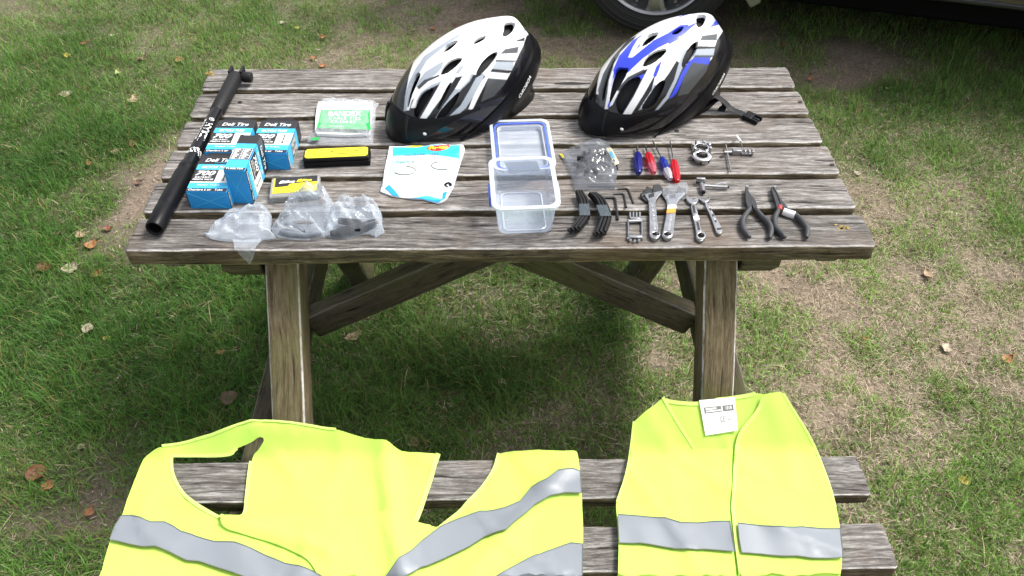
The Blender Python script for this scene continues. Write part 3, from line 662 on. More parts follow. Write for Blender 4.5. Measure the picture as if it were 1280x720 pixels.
    mb = MB(); p = dome(np.array(math.radians(40)), np.array(.20), 1.03); mb.lathe([(0, .002), (.0032, .0016), (.004, 0)], frame(tuple(toL(p[None])[0]), tuple(R @ np.array([-.5, .8, 0])), tuple(R @ np.array([0, 0, 1]))), 10)
    mb.build('pivot_stud', WHT, root)
    return root
z = lambda p: zoomed(p, 470, 10, 4)
W_PAINT = [
 (z([(142,470),(150,420),(165,340),(190,260),(240,180),(330,120),(440,75),(560,40),(690,20),(790,20),(800,100),(752,140),(735,190),(715,230),(700,262),(685,300),(655,355),(555,345),(530,330),(470,335),(400,345),(330,360),(250,395),(205,430),(175,470)]), 1),
 (z([(138,515),(145,440),(165,370),(200,300),(240,240),(330,180),(420,125),(420,140),(340,195),(255,262),(218,325),(185,390),(168,450),(154,515)]), 2),
 (z([(152,512),(168,440),(200,360),(240,300),(252,300),(215,370),(185,440),(166,512)]), 1),
 (z([(195,400),(215,360),(245,320),(300,285),(340,262),(330,300),(300,332),(235,372)]), 2),
 (z([(172,500),(195,440),(235,390),(310,350),(400,330),(405,345),(330,362),(262,398),(218,440),(192,500)]), 1),
 (z([(200,470),(225,420),(275,385),(330,362),(322,378),(270,402),(235,440),(215,480)]), 2), (z([(205,395),(240,360),(310,335),(318,332),(316,342),(260,368),(215,408)]), 3),
 (z([(328,365),(390,345),(395,352),(335,440),(240,570),(208,572),(262,480)]), 1),
 (z([(283,572),(335,490),(395,405),(430,345),(490,325),(470,365),(425,410),(385,455),(335,512),(300,560)]), 2), (z([(395,405),(430,345),(475,322),(462,360),(420,405)]), 1),
 (z([(345,560),(420,490),(465,415),(500,350),(545,322),(530,370),(500,425),(450,500),(395,548)]), 2),
 (z([(462,505),(488,440),(530,365),(560,325),(600,310),(660,325),(655,358),(560,350),(515,440),(482,510)]), 1),
 (z([(600,268),(690,268),(685,310),(580,305)]), 2),
 (z([(700,162),(745,145),(742,166),(705,168)]), 0), (z([(645,205),(715,192),(708,226),(620,230)]), 3), (z([(600,258),(700,262),(695,270),(595,268)]), 3), (z([(580,304),(682,312),(665,328),(570,320)]), 0),
 (z([(395,328),(420,290),(440,290),(415,330)]), 2), (z([(470,247),(490,230),(502,232),(480,248)]), 2), (z([(380,340),(520,225),(523,228),(385,343)]), 2),
 (z([(620,170),(690,140),(745,100),(755,110),(700,145),(640,180)]), 2),
 (z([(655,358),(560,350),(520,440),(482,510),(700,500),(760,200),(720,230),(700,270)]), 0), (z([(562,352),(655,358),(640,385),(590,440),(525,470)]), 3),
]
W_VENTS = [z(p) for p in (
 [(150,490),(160,420),(185,350),(210,318),(228,330),(200,390),(175,450),(162,505)],
 [(185,530),(200,470),(232,420),(280,397),(292,405),(262,460),(228,515),(205,560)],
 [(290,560),(340,490),(395,435),(420,412),(412,450),(370,520),(335,552)],
 [(300,520),(330,440),(368,372),(384,366),(350,440),(318,500)],
 [(325,222),(345,190),(390,162),(415,162),(395,188),(350,220)], [(483,180),(500,155),(540,138),(555,140),(540,160),(500,180)],
 [(630,145),(638,110),(642,72),(690,70),(700,80),(690,110),(660,140)], [(318,330),(335,295),(370,262),(410,247),(437,250),(415,280),(370,318),(335,335)],
 [(497,345),(505,310),(540,255),(590,220),(614,217),(600,250),(560,300),(520,342)])]
helmet('helmet', 'white, grey and black bicycle helmet with a black visor, at the back of the table', (-.075, -.184, .779), math.radians(-143), math.radians(19.5), W_PAINT, W_VENTS, [BLKG, WHTG, GRYG, DGRYG], 'ADBORO', None)
z = lambda p: zoomed(p, 710, 0, 4)
B_PAINT = [
 (z([(140,470),(150,400),(165,340),(200,255),(270,180),(340,135),(430,85),(520,55),(620,30),(700,20),(790,20),(790,130),(745,200),(735,230),(720,290),(700,320),(620,310),(580,330),(540,300),(500,300),(430,335),(380,350),(310,380),(280,350),(240,330),(215,400),(190,480)]), 1),
 (z([(160,530),(150,450),(175,370),(220,290),(250,255),(300,200),(345,175),(330,195),(262,262),(232,320),(205,400),(188,530)]), 3),
 (z([(183,545),(203,430),(230,320),(262,265),(272,272),(242,335),(220,420),(200,545)]), 1),
 (z([(197,540),(215,420),(240,315),(290,240),(350,185),(440,135),(520,100),(600,64),(620,66),(540,100),(450,135),(365,185),(340,215),(300,285),(290,340),(226,520)]), 4),
 (z([(225,350),(255,280),(325,200),(368,175),(360,230),(300,287),(322,287),(380,240),(430,200),(500,165),(560,125),(606,122),(572,175),(520,206),(450,240),(375,292),(318,345),(285,385),(262,420),(240,430)]), 4),
 (z([(348,196),(372,176),(440,135),(540,92),(640,60),(640,95),(560,125),(500,147),(430,163),(368,205),(316,280),(302,284),(322,240)]), 1),
 (z([(500,210),(560,185),(600,130),(640,112),(640,120),(605,150),(560,195),(505,222)]), 4),
 (z([(690,140),(720,100),(748,85),(752,125),(700,142)]), 4), (z([(640,150),(690,135),(740,70),(750,85),(710,140),(650,165)]), 2),
 (z([(206,535),(240,440),(290,370),(370,310),(440,262),(500,238),(505,262),(430,300),(380,335),(320,372),(268,430),(222,525)]), 1),
 (z([(250,470),(310,398),(380,368),(385,385),(330,415),(268,480)]), 4), (z([(240,450),(300,385),(380,345),(384,352),(318,392),(258,458)]), 3),
 (z([(268,582),(330,480),(378,385),(400,345),(445,325),(428,385),(380,470),(312,578)]), 1),
 (z([(352,552),(418,452),(445,345),(520,250),(560,215),(608,205),(560,275),(505,365),(440,455),(372,545)]), 1), (z([(352,552),(410,470),(430,420),(440,425),(420,480),(372,545)]), 2),
 (z([(425,380),(440,335),(470,300),(455,350),(440,385)]), 4),
 (z([(430,558),(490,480),(530,400),(553,320),(576,250),(600,235),(576,330),(542,410),(502,492),(445,556)]), 2),
 (z([(505,495),(545,420),(570,360),(600,315),(630,285),(715,285),(705,322),(620,312),(582,380),(548,460),(522,487)]), 4),
 (z([(620,312),(705,322),(690,360),(600,470),(548,480),(582,380)]), 3),
 (z([(630,245),(735,238),(727,278),(620,280)]), 2), (z([(670,178),(748,168),(744,202),(660,202)]), 3), (z([(650,230),(738,232),(735,242),(640,246)]), 0), (z([(635,276),(725,276),(718,288),(625,288)]), 3),
]
B_VENTS = [z(p) for p in (
 [(198,520),(215,410),(242,335),(290,338),(308,338),(280,400),(240,460),(212,518)],
 [(245,558),(238,500),(262,440),(312,392),(372,378),(340,450),(300,515),(272,575)],
 [(357,552),(402,480),(442,420),(488,392),(484,430),(450,500),(410,545)],
 [(360,230),(375,195),(410,165),(460,158),(440,190),(400,220),(375,232)], [(510,170),(545,140),(583,128),(570,155),(540,175)],
 [(640,80),(645,72),(690,72),(692,95),(670,135),(642,138)], [(370,330),(390,285),(440,250),(500,240),(485,270),(430,315),(385,335)],
 [(565,335),(575,290),(600,240),(640,205),(655,205),(645,250),(610,310),(580,338)], [(165,500),(172,430),(200,350),(230,290),(240,285),(215,350),(192,430),(182,510)])]
hb = helmet('helmet', 'blue, white and black bicycle helmet with its chin strap trailing on the table', (.323, -.170, .778), math.radians(-147), math.radians(21), B_PAINT, B_VENTS, [BLKG, WHTG, GRYG, DGRYG, BLUG], 'ADBORO', None)
def ribbon(mb, path, w, th, ups=None):
    """flat strap swept along a path (world or local points)"""
    path = [Vector(p) for p in path]; n = len(path)
    return mb.tube(path, [(w / 2, th / 2)] * n, 8)
def spline(pts, n=40):
    P = [Vector(p) for p in pts]; P = [P[0] * 2 - P[1]] + P + [P[-1] * 2 - P[-2]]; out = []
    m_ = len(P) - 3
    for i in range(n + 1):
        u = i / n * m_; k = min(int(u), m_ - 1); t = u - k; a, b, c, d = P[k:k+4]
        out.append(.5 * ((2*b) + (c - a) * t + (2*a - 5*b + 4*c - d) * t*t + (3*b - a - 3*c + d) * t**3))
    return out
o0 = Vector((.323, -.170, H))
def lp(px, py, z): return T(px, py, H + z) - o0
mb = MB(); ribbon(mb, spline([lp(868,133,.012), lp(880,124,.030), lp(893,120,.032), lp(905,127,.022), lp(914,136,.010), lp(930,143,.006)]), .020, .0022); st = mb.build('chin_strap', BLKM, hb, smooth=50)
mb = MB(); ribbon(mb, spline([lp(872,139,.006), lp(886,131,.016), lp(898,124,.026), lp(904,132,.012), lp(901,139,.005)]), .016, .002); mb.build('chin_strap', BLKM, hb, smooth=50)
mb = MB(); a, b = lp(928, 142, .006), lp(951, 152, .005); d = (b - a).normalized(); y = Vector((0, 0, 1)).cross(d); Rm = Matrix((d, y, Vector((0, 0, 1)))).transposed()
mb.box((a + b) / 2 - d * .006, (.020, .026, .010), Rm)
for s in (-1, 1): mb.box((a + b) / 2 + d * .010 + y * s * .010, (.018, .006, .009), Rm)
mb.box((a + b) / 2 + d * .010, (.016, .007, .006), Rm); mb.build('buckle', BLK, st, bevel=.0015)

# ------------------------------------------------------------------ pump
p0, p1 = T(193, 286, H + .02), T(296.5, 92, H + .019); ax = (p1 - p0); PL = ax.length; ax.normalize()
pump = thing('bicycle_pump', 'long black hand pump with white lettering, lying along the left end of the table', 'bicycle pump', ((p0 + p1) / 2)[:])
pc = (p0 + p1) / 2
side = Vector((0, 0, 1)).cross(ax).normalized(); up = ax.cross(side)     # side points left
def PM(t): return frame((p0 + ax * PL * t - pc)[:], side, up)  # local z = side x up
fr = Matrix.Identity(4); 
for r in range(3): fr[r][0], fr[r][1], fr[r][2], fr[r][3] = side[r], up[r], -ax[r], 0
def plathe(prof, mname, m_, n=36):
    M4 = Matrix.Identity(4); s2 = up.cross(ax)
    for r in range(3): M4[r][0], M4[r][1], M4[r][2], M4[r][3] = up[r], s2[r], ax[r], (p0 - pc)[r]
    mb = MB(); mb.lathe([(a * .87, h * PL) for a, h in prof], M4, n); return mb.build(mname, m_, pump, smooth=40)
hd = plathe([(.0, .03), (.011, .03), (.0125, .004), (.0165, -.002), (.0185, .004), (.0188, .10), (.0178, .11), (.0188, .12), (.0188, .30), (.0165, .312), (.0178, .322), (.0178, .345), (.0145, .352)], 'handle', BLK)
br = plathe([(.0148, .34), (.0148, .755)], 'barrel', BLKG)
plathe([(.0148, .705), (.0168, .712), (.0172, .80), (.0178, .95), (.0165, .975), (.010, .985), (0, .985)], 'head_sleeve', BLKM)
M4 = Matrix.Identity(4); s2 = ax.cross(up)
for r in range(3): M4[r][0], M4[r][1], M4[r][2], M4[r][3] = ax[r], s2[r], up[r], (p0 - pc)[r]
def wrapb(v, off):      # v.x along axis, v.y round the barrel
    return Vector((v.x, .0132 * math.sin(v.y / .0132 + off), .0132 * math.cos(v.y / .0132 + off)))
mb = MB()
def ptext(s, t0, t1, h, yoff, **kw):
    v, f = text_geo(s, **kw); L_ = (t1 - t0) * PL; off = yoff / .01505
    mb.add([M4 @ (wrapb(Vector((-x * L_, -y * h, 0)), off) + Vector(((t0 + t1) / 2 * PL, 0, 0))) for x, y in v], f)
tow = .004
ptext('HARZ//', .475, .60, .0125, tow + .003, bold=.03, shear=.2)
ptext('MOUNTAIN', .49, .62, .0050, tow - .011, bold=.02, spacing=1.4)
mb.build('lettering', WHT, br, recalc=False)
mb = MB()
for k in range(2):
    for i in range(14):
        a0, a1 = 2 * PI * i / 14, 2 * PI * (i + .7) / 14; c_ = (.6215 * PL, 0)
        pts = [Vector((c_[0] + r_ * math.cos(a) * 1.0, r_ * math.sin(a), 0)) for a in (a0, a1) for r_ in ((.0052, .0040) if k == 0 else (.0024, .0012))]
        mb.add([M4 @ (wrapb(Vector((0, p.y, 0)), (tow + .003) / .01505) + Vector((p.x, 0, 0))) for p in pts], [(0, 1, 3, 2)])
mb.build('ring_emblem', WHT, br, recalc=False)
mb = MB()
for i in range(26):
    a = i * 2.4; t = .405 + .030 * ((i * 7) % 10) / 10; q = .0016 + .0012 * ((i * 3) % 4) / 3
    pts = [Vector((t * PL + q * math.cos(b), (i / 26 - .5) * .06 + q * 1.3 * math.sin(b), 0)) for b in (0, 1.3, 2.4, 3.9, 5)]
    mb.add([M4 @ (wrapb(Vector((0, p.y, 0)), 0) + Vector((p.x, 0, 0))) for p in pts], [tuple(range(5))])
mb.build('pattern_band', WHT, br, recalc=False)
mb = MB()
for s in (-1, 1): mb.box((p0 - pc) + ax * PL * 1.0 + side * s * .0125 + up * .002, (.006, .026, .022), Matrix((side, ax, up)).transposed())
mb.box((p0 - pc) + ax * PL * .992, (.024, .010, .012), Matrix((side, ax, up)).transposed()); mb.build('valve_clamp', BLKM, pump, bevel=.002)
mb = MB(); mb.lathe([(0, -.010), (.010, -.010), (.0115, -.006), (.0115, .006), (.010, .010), (0, .010)], frame((p0 - pc + ax * PL * .972 - side * .026)[:], up, ax), 20); mb.build('lock_knob', BLKM, pump)

# ------------------------------------------------------------------ inner tube cartons
BX, BY, BZ = .074, .112, .039
def carton():
    root = thing('inner_tube_box', '', 'tube box')
    mb = MB(); mb.box((0, -.028, BZ/2), (BX, .056, BZ)); bl = mb.build('carton', CARTB, root, bevel=.0012)
    mb = MB(); mb.box((0, .0135, BZ/2), (BX, .027, BZ)); mb.build('carton_middle', CARTB, root, bevel=.0008)
    mb = MB(); mb.box((0, .0415, BZ/2), (BX * 1.002, .029, BZ * 1.002)); mb.build('carton_top', CARTK, root, bevel=.0012)
    zt = BZ + .0006
    # main face
    I = Matrix.Translation((0, 0, zt)); I2 = Matrix.Translation((0, 0, zt + .0003)); 
    def q(mb, x0, x1, y0, y1, M): mb.add([M @ Vector(p) for p in ((x0, y0, 0), (x1, y0, 0), (x1, y1, 0), (x0, y1, 0))], [(0, 1, 2, 3)])
    mb = MB(); q(mb, -.0365, .0365, .010, .0265, I); mb.build('light_band', CARTL, root)
    mb = MB(); q(mb, -.0365, .0365, -.046, -.030, I); mb.build('light_band', CARTL, root)
    mb = MB(); q(mb, -.0365, .0365, -.030, .010, I); mb.build('size_panel', CRM, root)
    mb = MB(); q(mb, -.0365, .0065, -.027, .0095, I2); mb.build('size_block', CARTK, root)
    mb = MB(); J = Matrix.Translation((0, 0, zt + .0008))
    text(mb, '700', J @ Matrix.Translation((-.015, -.002, 0)), .036, .0145, bold=.03, shear=.3); text(mb, '35/45C', J @ Matrix.Translation((-.017, -.0145, 0)), .030, .0042, bold=.02); text(mb, 'PRESTA VALVE', J @ Matrix.Translation((-.015, -.0212, 0)), .037, .0044, bold=.02)
    text(mb, 'Deli Tire', J @ Matrix.Translation((0, .039, 0)), .052, .0105, bold=.012, shear=.25)
    text(mb, 'BICYCLE TUBE', J @ Matrix.Translation((-.002, .017, 0)), .050, .0075, bold=.02, shear=.25); text(mb, 'Butyl Tube', J @ Matrix.Translation((0, -.038, 0)), .040, .005, bold=.01)
    text(mb, 'Chambre à air   Tube', J @ Matrix.Translation((-.002, -.0518, 0)), .062, .0055, bold=.01)
    mb.build('lettering', WHT, root, recalc=False)
    mb = MB(); q(mb, -.0365, .0365, -.0555, -.0475, I); mb.build('black_strip', CARTK, root)
    mb = MB(); text(mb, 'SCLAVERAND', J @ Matrix.Translation((.008, .031, 0)), .030, .0026); mb.build('lettering', CARTL, root, recalc=False)
    mb = MB()   # valve drawing
    q(mb, .0205, .0225, -.022, .004, I2); q(mb, .019, .024, -.024, -.021, I2); q(mb, .0185, .0245, .002, .0035, I2); q(mb, .0195, .0235, -.008, -.0065, I2); mb.build('valve_drawing', CARTK, root)
    # left narrow side (this is the face that shows on the box standing on its edge)
    S = frame((-BX/2 - .0006, 0, BZ/2), (0, 0, 1), (0, 1, 0)) ; S2 = frame((-BX/2 - .0010, 0, BZ/2), (0, 0, 1), (0, 1, 0))
    def both(sgn):
        S = frame((sgn * (BX/2 + .0006), 0, BZ/2), (0, 0, -sgn), (0, 1, 0)); S2 = frame((sgn * (BX/2 + .0010), 0, BZ/2), (0, 0, -sgn), (0, 1, 0))
        mb = MB(); q(mb, -.0185, .0185, -.024, .012, S); mb.build('size_chart', CARTK, root)
        for y0_, y1_ in ((.012, .027), (-.048, -.024)): mb = MB(); q(mb, -.0185, .0185, y0_, y1_, S); mb.build('light_band', CARTL, root)
        mb = MB()
        for yy in np.linspace(-.022, .010, 7): q(mb, -.017, .017, yy - .0004, yy + .0004, S2)
        for xx in (-.017, 0, .017): q(mb, xx - .0004, xx + .0004, -.022, .010, S2)
        for i in range(6):
            for j in (-.0085, .0085): q(mb, j - .006, j + .0045 * ((i * 7 % 3) / 2), -.0205 + i * .00535, -.0185 + i * .00535, S2)
        text(mb, 'TUBELTEX', S2 @ Matrix.Translation((0, -.0515, 0)), .032, .0045, bold=.02); mb.build('lettering', WHT, root, recalc=False)
        mb = MB(); q(mb, -.0185, .0185, -.0555, -.048, S); mb.build('black_strip', CARTK, root)
    both(-1); both(1)
    # folded end: creases and tuck lines
    E = frame((0, -BY/2 - .0005, BZ/2), (1, 0, 0), (0, 0, 1)); mb = MB()
    def ln(a, b, w=.0006):
        a, b = Vector(a), Vector(b); d = (b - a).normalized(); n_ = Vector((-d.y, d.x, 0)) * w / 2; mb.add([E @ (p + Vector((0, 0, .0004))) for p in (a - n_, b - n_, b + n_, a + n_)] + [E @ (p) for p in (a - n_*2.2, b - n_*2.2, b + n_*2.2, a + n_*2.2)], [(0,1,2,3),(4,5,1,0),(2,6,7,3)])
    ln((-.034, .016, 0), (.004, -.004, 0)); ln((.034, .012, 0), (-.028, -.015, 0)); ln((.004, -.004, 0), (.03, -.017, 0)); mb.build('end_folds', CARTL, root)
    # tuck flap left standing open at the black end
    mb = MB(); fl = []
    for k in range(5):
        w_ = .031 - .004 * max(0, k - 2); y_, z_ = .0562 + .0018 * k, BZ - .003 + .0008 * k
        fl.append((w_, y_, z_))
    V = [(s * w_, y_, z_) for w_, y_, z_ in fl for s in (-1, 1)]; mb.add(V, [(2*k, 2*k+1, 2*k+3, 2*k+2) for k in range(4)]); mb.build('tuck_flap', CARTK, root, solid=.0012)
    return root
def place(o, pos, rz, lab, rot=None, group=None):
    o.location = pos; o.rotation_euler = rot if rot is not None else (0, 0, rz); o['label'] = lab
    if group: o['group'] = group
G_ = 'boxes of bicycle inner tubes'
c0 = carton(); place(c0, (-.5265, -.452, H), math.radians(-1.5), 'blue and black inner tube box lying flat, the nearest one beside the pump', group=G_)
c1 = copy_tree(c0); place(c1, (-.524, -.330, H), math.radians(-1.5), 'inner tube box lying flat at the back, beside the lettering of the pump', group=G_)
c2 = copy_tree(c0); place(c2, (-.441, -.332, H), math.radians(-2), 'inner tube box lying flat farthest from the pump, nearest the bag of cable ties', group=G_)
c3 = copy_tree(c0); c3.rotation_mode = 'XYZ'
c3.matrix_world = Matrix.Translation((-.4705, -.438, H + BX / 2 + .0008)) @ Matrix.Rotation(math.radians(-3), 4, 'Z') @ Matrix.Rotation(math.radians(90), 4, 'Y') @ Matrix.Translation((0, 0, -BZ / 2))
c3['label'] = 'inner tube box standing on its narrow edge in front of the others'

# ------------------------------------------------------------------ bag of cable ties
def pillow(mb, poly, h, z0, sp=.005, wr=.002, seed=0, mat=0, edge=.02, both=True):
    """puffed closed bag over a plan polygon"""
    v, f = cdt(poly, (), sp); q = np.array(poly)
    def dist(p):
        d = 9
        for i in range(len(q)):
            a, b = q[i], q[(i + 1) % len(q)]; ab = b - a; t = np.clip(np.dot(p - a, ab) / np.dot(ab, ab), 0, 1); d = min(d, np.linalg.norm(p - a - ab * t))
        return d
    tz = []
    for x, y in v:
        e = min(1, dist(np.array((x, y))) / edge); s = math.sin(e * PI / 2)
        tz.append(z0 + .0012 + h * s ** .8 + wr * noise.noise(Vector((x * 70 + seed, y * 70, seed))) * s + wr * 1.2 * abs(noise.noise(Vector((x * 130 + seed, y * 40, seed + 5)))) * (.3 + s))
    n = len(v); V = [(x, y, tz[i]) for i, (x, y) in enumerate(v)]; F = list(f)
    if both: V += [(x, y, z0) for x, y in v]; F += [tuple(i + n for i in t[::-1]) for t in f] + [(a, a + n, b + n, b) for a, b in boundary(f)]
    mb.add(V, F, mat); return v, tz
def off(pts, o): return [(x - o[0], y - o[1]) for x, y in pts]
B0 = T(424, 152, H); bt = thing('cable_tie_bag', 'clear plastic bag of white cable ties with a green label', 'bag', B0[:])
outl = plan(zoomed([(355,72),(440,66),(560,72),(690,76),(672,110),(668,200),(655,305),(520,300),(400,304),(285,292),(288,270),(318,262),(335,190)], 320, 110, 4.5), H + .006)
mb = MB(); pillow(mb, off(outl, B0), .017, .001, .006, .003, 3); mb.build('bag', POLYB, bt, smooth=80)
mb = MB(); inn = off(plan(zoomed([(352,88),(500,80),(655,88),(650,180),(640,262),(520,268),(345,262),(335,250),(345,180)], 320, 110, 4.5), H + .006), B0)
A, Bp, Cp, Dp = [Vector((inn[i][0], inn[i][1], 0)) for i in (0, 2, 4, 7)]
rr = random.Random(4)
for k in range(110):
    u = rr.random(); v0, v1 = rr.uniform(0, .06), rr.uniform(.9, 1); a = A.lerp(Bp, min(1, max(0, u + rr.uniform(-.04, .04)))); b = Dp.lerp(Cp, u)
    pa, pb = a.lerp(b, v0), a.lerp(b, v1); zz = .004 + .0115 * rr.random()
    mid = (pa + pb) / 2 + Vector((rr.uniform(-.004, .004), 0, 0))
    mb.tube([pa + Vector((0, 0, zz * .9)), mid + Vector((0, 0, zz)), pb + Vector((0, 0, zz * .9))], [(.0024, .0007)] * 3, 4)
slab(mb, inn, (), .002, .0085); tie = mb.build('cable_ties', WHT, bt); tie['kind'] = 'stuff'
def bilinear(quad, zf, o):
    Q4 = [Vector(p) for p in quad]
    def f(u, v):   # u,v in -.5..5
        a = Q4[0].lerp(Q4[1], u + .5); b = Q4[3].lerp(Q4[2], u + .5); p = b.lerp(a, v + .5); return (p.x - o[0], p.y - o[1], zf(u, v))
    return f
def quad_patch(mb, f, n=12, m_=8, u0=-.5, u1=.5, v0=-.5, v1=.5):
    V = [f(u0 + (u1 - u0) * i / n, v0 + (v1 - v0) * j / m_) for j in range(m_ + 1) for i in range(n + 1)]
    mb.add(V, [(j*(n+1)+i, j*(n+1)+i+1, (j+1)*(n+1)+i+1, (j+1)*(n+1)+i) for j in range(m_) for i in range(n)])
def quad_text(mb, f, s, u, v, w, h, lift=.0005, **kw):
    p, fc = text_geo(s, **kw); V = []
    for x, y in p:
        q = f(u + x * w, v + y * h); V.append((q[0], q[1], q[2] + lift))
    mb.add(V, fc)
lq = plan(zoomed([(365,122),(640,118),(645,232),(345,222)], 320, 110, 4.5), H + .018)
gf = bilinear([(x, y, 0) for x, y in lq], lambda u, v: .0172 + .001 * math.cos(u * 3) * math.cos(v * 3) + .0012 * noise.noise(Vector((u * 6, v * 5, 1))), B0)
mb = MB(); quad_patch(mb, gf); lab = mb.build('printed_label', GRN, bt, smooth=80)
mb = MB(); quad_text(mb, gf, 'BANDEX', 0, .27, .66, .26, bold=.03); quad_text(mb, gf, 'CABLE TIES', 0, .02, .62, .15, bold=.01, spacing=1.2); quad_text(mb, gf, 'CT-194-5C', -.02, -.17, .48, .13, bold=.01, spacing=1.2); quad_text(mb, gf, 'www', -.15, -.40, .3, .04); mb.build('lettering', WHT, lab, recalc=False)
mb = MB(); quad_patch(mb, bilinear([(x, y, 0) for x, y in plan(zoomed([(313,282),(360,279),(358,294),(310,297)], 320, 110, 4.5), H + .006)], lambda u, v: .0075, B0), 3, 2); mb.build('printed_label', GRN, bt)

# ------------------------------------------------------------------ puncture repair kit
q = [T(380, 211, H), T(463.4, 207.3, H)]; w_ = (q[1] - q[0]).length; yw = math.atan2((q[1] - q[0]).y, (q[1] - q[0]).x); hk = TY(379.9, 199.5, q[0].y).z - H
dk = (T(380, 186, H + hk) - T(379.9, 199.5, H + hk)).length
cx = (q[0] + q[1]) / 2 + Vector((-math.sin(yw), math.cos(yw), 0)) * dk / 2
kit = thing('repair_kit', 'slim black puncture repair kit box with a yellow label', 'repair kit', cx[:], yw)
mb = MB(); mb.box((0, 0, hk * .30), (w_, dk, hk * .6)); mb.build('tray', BLK, kit, bevel=.003, seg=3)
mb = MB(); mb.box((0, 0, hk * .80), (w_ * 1.0, dk * 1.0, hk * .39)); mb.build('lid', BLK, kit, bevel=.004, seg=3)
def rrect(w, h, r, n=6): return [(sx * (w/2 - r) + r * math.cos(a), sy * (h/2 - r) + r * math.sin(a)) for sx, sy, a0 in ((1,1,0),(-1,1,PI/2),(-1,-1,PI),(1,-1,1.5*PI)) for a in [a0 + PI/2 * k / n for k in range(n + 1)]]
mb = MB(); slab(mb, rrect(w_ * .94, dk * .82, .007), (), hk * .996, hk + .0006); lb = mb.build('label', YEL, kit)
mb = MB(); J = Matrix.Translation((0, 0, hk + .0010)); text(mb, 'Tyre', J @ Matrix.Translation((-w_*.36, dk*.10, 0)), .016, .006, shear=.2); text(mb, 'Rema', J @ Matrix.Translation((-w_*.26, -dk*.14, 0)), .018, .005, shear=.2)
text(mb, 'BICYCLE PUNCTURE', J @ Matrix.Translation((w_*.12, dk*.10, 0)), .052, .0052, bold=.015); text(mb, 'REPAIR KIT', J @ Matrix.Translation((w_*.14, -dk*.16, 0)), .030, .0052, bold=.015); mb.build('lettering', CARTK, lb, recalc=False)

# ------------------------------------------------------------------ small clear case
q = [T(338, 254.5, H), T(400, 250, H)]; w_ = (q[1] - q[0]).length; yw = math.atan2((q[1] - q[0]).y, (q[1] - q[0]).x); hk = .016
dk = (T(337, 222, H + hk) - T(336.5, 246, H + hk)).length
cx = (q[0] + q[1]) / 2 + Vector((-math.sin(yw), math.cos(yw), 0)) * dk / 2
cs = thing('patch_case', 'small clear grey plastic case with a yellow and black card inside', 'case', cx[:], yw)
mb = MB(); mb.box((0, 0, hk * .28), (w_, dk, hk * .55)); mb.build('case_base', CASEP, cs, bevel=.002)
mb = MB(); mb.box((0, 0, hk * .74), (w_, dk, hk * .34)); mb.build('case_lid', CASEP, cs, bevel=.0025)
zt = hk * .945
mb = MB(); slab(mb, [(-w_*.40, -dk*.04), (-w_*.15, -dk*.02), (-w_*.10, dk*.10), (w_*.45, dk*.14), (w_*.45, dk*.44), (-w_*.40, dk*.44)], (), zt - .0005, zt + .0006); mb.build('card_black', CARTK, cs)
mb = MB(); slab(mb, [(-w_*.44, -dk*.34), (w_*.45, -dk*.34), (w_*.45, dk*.135), (-w_*.10, dk*.095), (-w_*.15, -dk*.025), (-w_*.40, -dk*.045), (-w_*.44, -dk*.045)], (), zt - .0005, zt + .0004); mb.build('card_yellow', YEL, cs)
mb = MB()
for k in range(9): y_ = -dk*.02 + k * dk * .052; slab(mb, [(-w_*.445, y_), (-w_*.405, y_ + .001), (-w_*.405, y_ + dk*.03), (-w_*.445, y_ + dk*.022)], (), zt - .0004, zt + .0005)
ht = mb.build('card_hatching', YEL, cs); ht['kind'] = 'stuff'
J = Matrix.Translation((0, 0, zt + .0010)); mb = MB(); text(mb, 'Bike', J @ Matrix.Translation((-w_*.165, dk*.20, 0)), w_*.33, .0085, bold=.03, shear=.3); mb.build('lettering', WHT, cs, recalc=False)
mb = MB(); text(mb, 'Bite', J @ Matrix.Translation((w_*.185, dk*.225, 0)), w_*.32, .0085, bold=.03, shear=.3); mb.build('lettering', YEL, cs, recalc=False)

# ------------------------------------------------------------------ wipes packet
def wz(pts): return zoomed(pts, 470, 165, 7.2)
K0 = T(528, 215, H)
wp = thing('wipes_packet', 'white and turquoise foil packet of wipes, curled at its lower corner', 'packet', K0[:])
pk = wz([(120,127),(300,122),(480,116),(640,112),(760,108),(785,112),(798,150),(770,250),(740,345),(700,480),(668,545),(640,595),(600,625),(560,640),(430,606),(300,595),(150,575),(40,535),(60,440),(95,250)])
def pk_h(x, y):
    u, v = (x - K0[0]) / .075, (y - K0[1]) / .06
    e = max(0, 1 - max(abs(u), abs(v)) ** 4)
    return .003 + .006 * e + .004 * noise.noise(Vector((x * 28, y * 22, 4.4))) + .010 * max(0, v - .72) * 2 + .003 * max(0, u * .8 - v - 1.0) + .0012 * noise.noise(Vector((x * 90, y * 70, 8)))
def on_packet(pts, lift=0.0):
    out = []
    for a, b in pts:
        z_ = H + .01
        for _ in range(4):
            p = T(a, b, z_); z_ = H + pk_h(p.x, p.y) + lift
        out.append((p.x, p.y))
    return out
def packet_patch(mb, pts, lift, sp=.005, under=False):
    v, f = cdt(on_packet(pts, lift), (), sp); n = len(v)
    V = [(x - K0[0], y - K0[1], pk_h(x, y) + lift) for x, y in v]; F = list(f)
    if under:
        V += [(x - K0[0], y - K0[1], .0012) for x, y in v]; F += [tuple(i + n for i in t[::-1]) for t in f] + [(a, a + n, b + n, b) for a, b in boundary(f)]
    mb.add(V, F)
FOIL = mat('white_foil_packet', (.66, .69, .70), .28, var=.04, bump=.15, bscale=60, coat=.2)
TURQ = mat('turquoise_print', (.04, .50, .76), .3); CYAN = mat('pale_cyan_print', (.40, .78, .83), .3); BLUP = mat('blue_print', (.015, .27, .66), .3); INK = mat('grey_ink', (.12, .14, .15), .5); PALEY = mat('pale_yellow_print', (.82, .76, .45), .4)
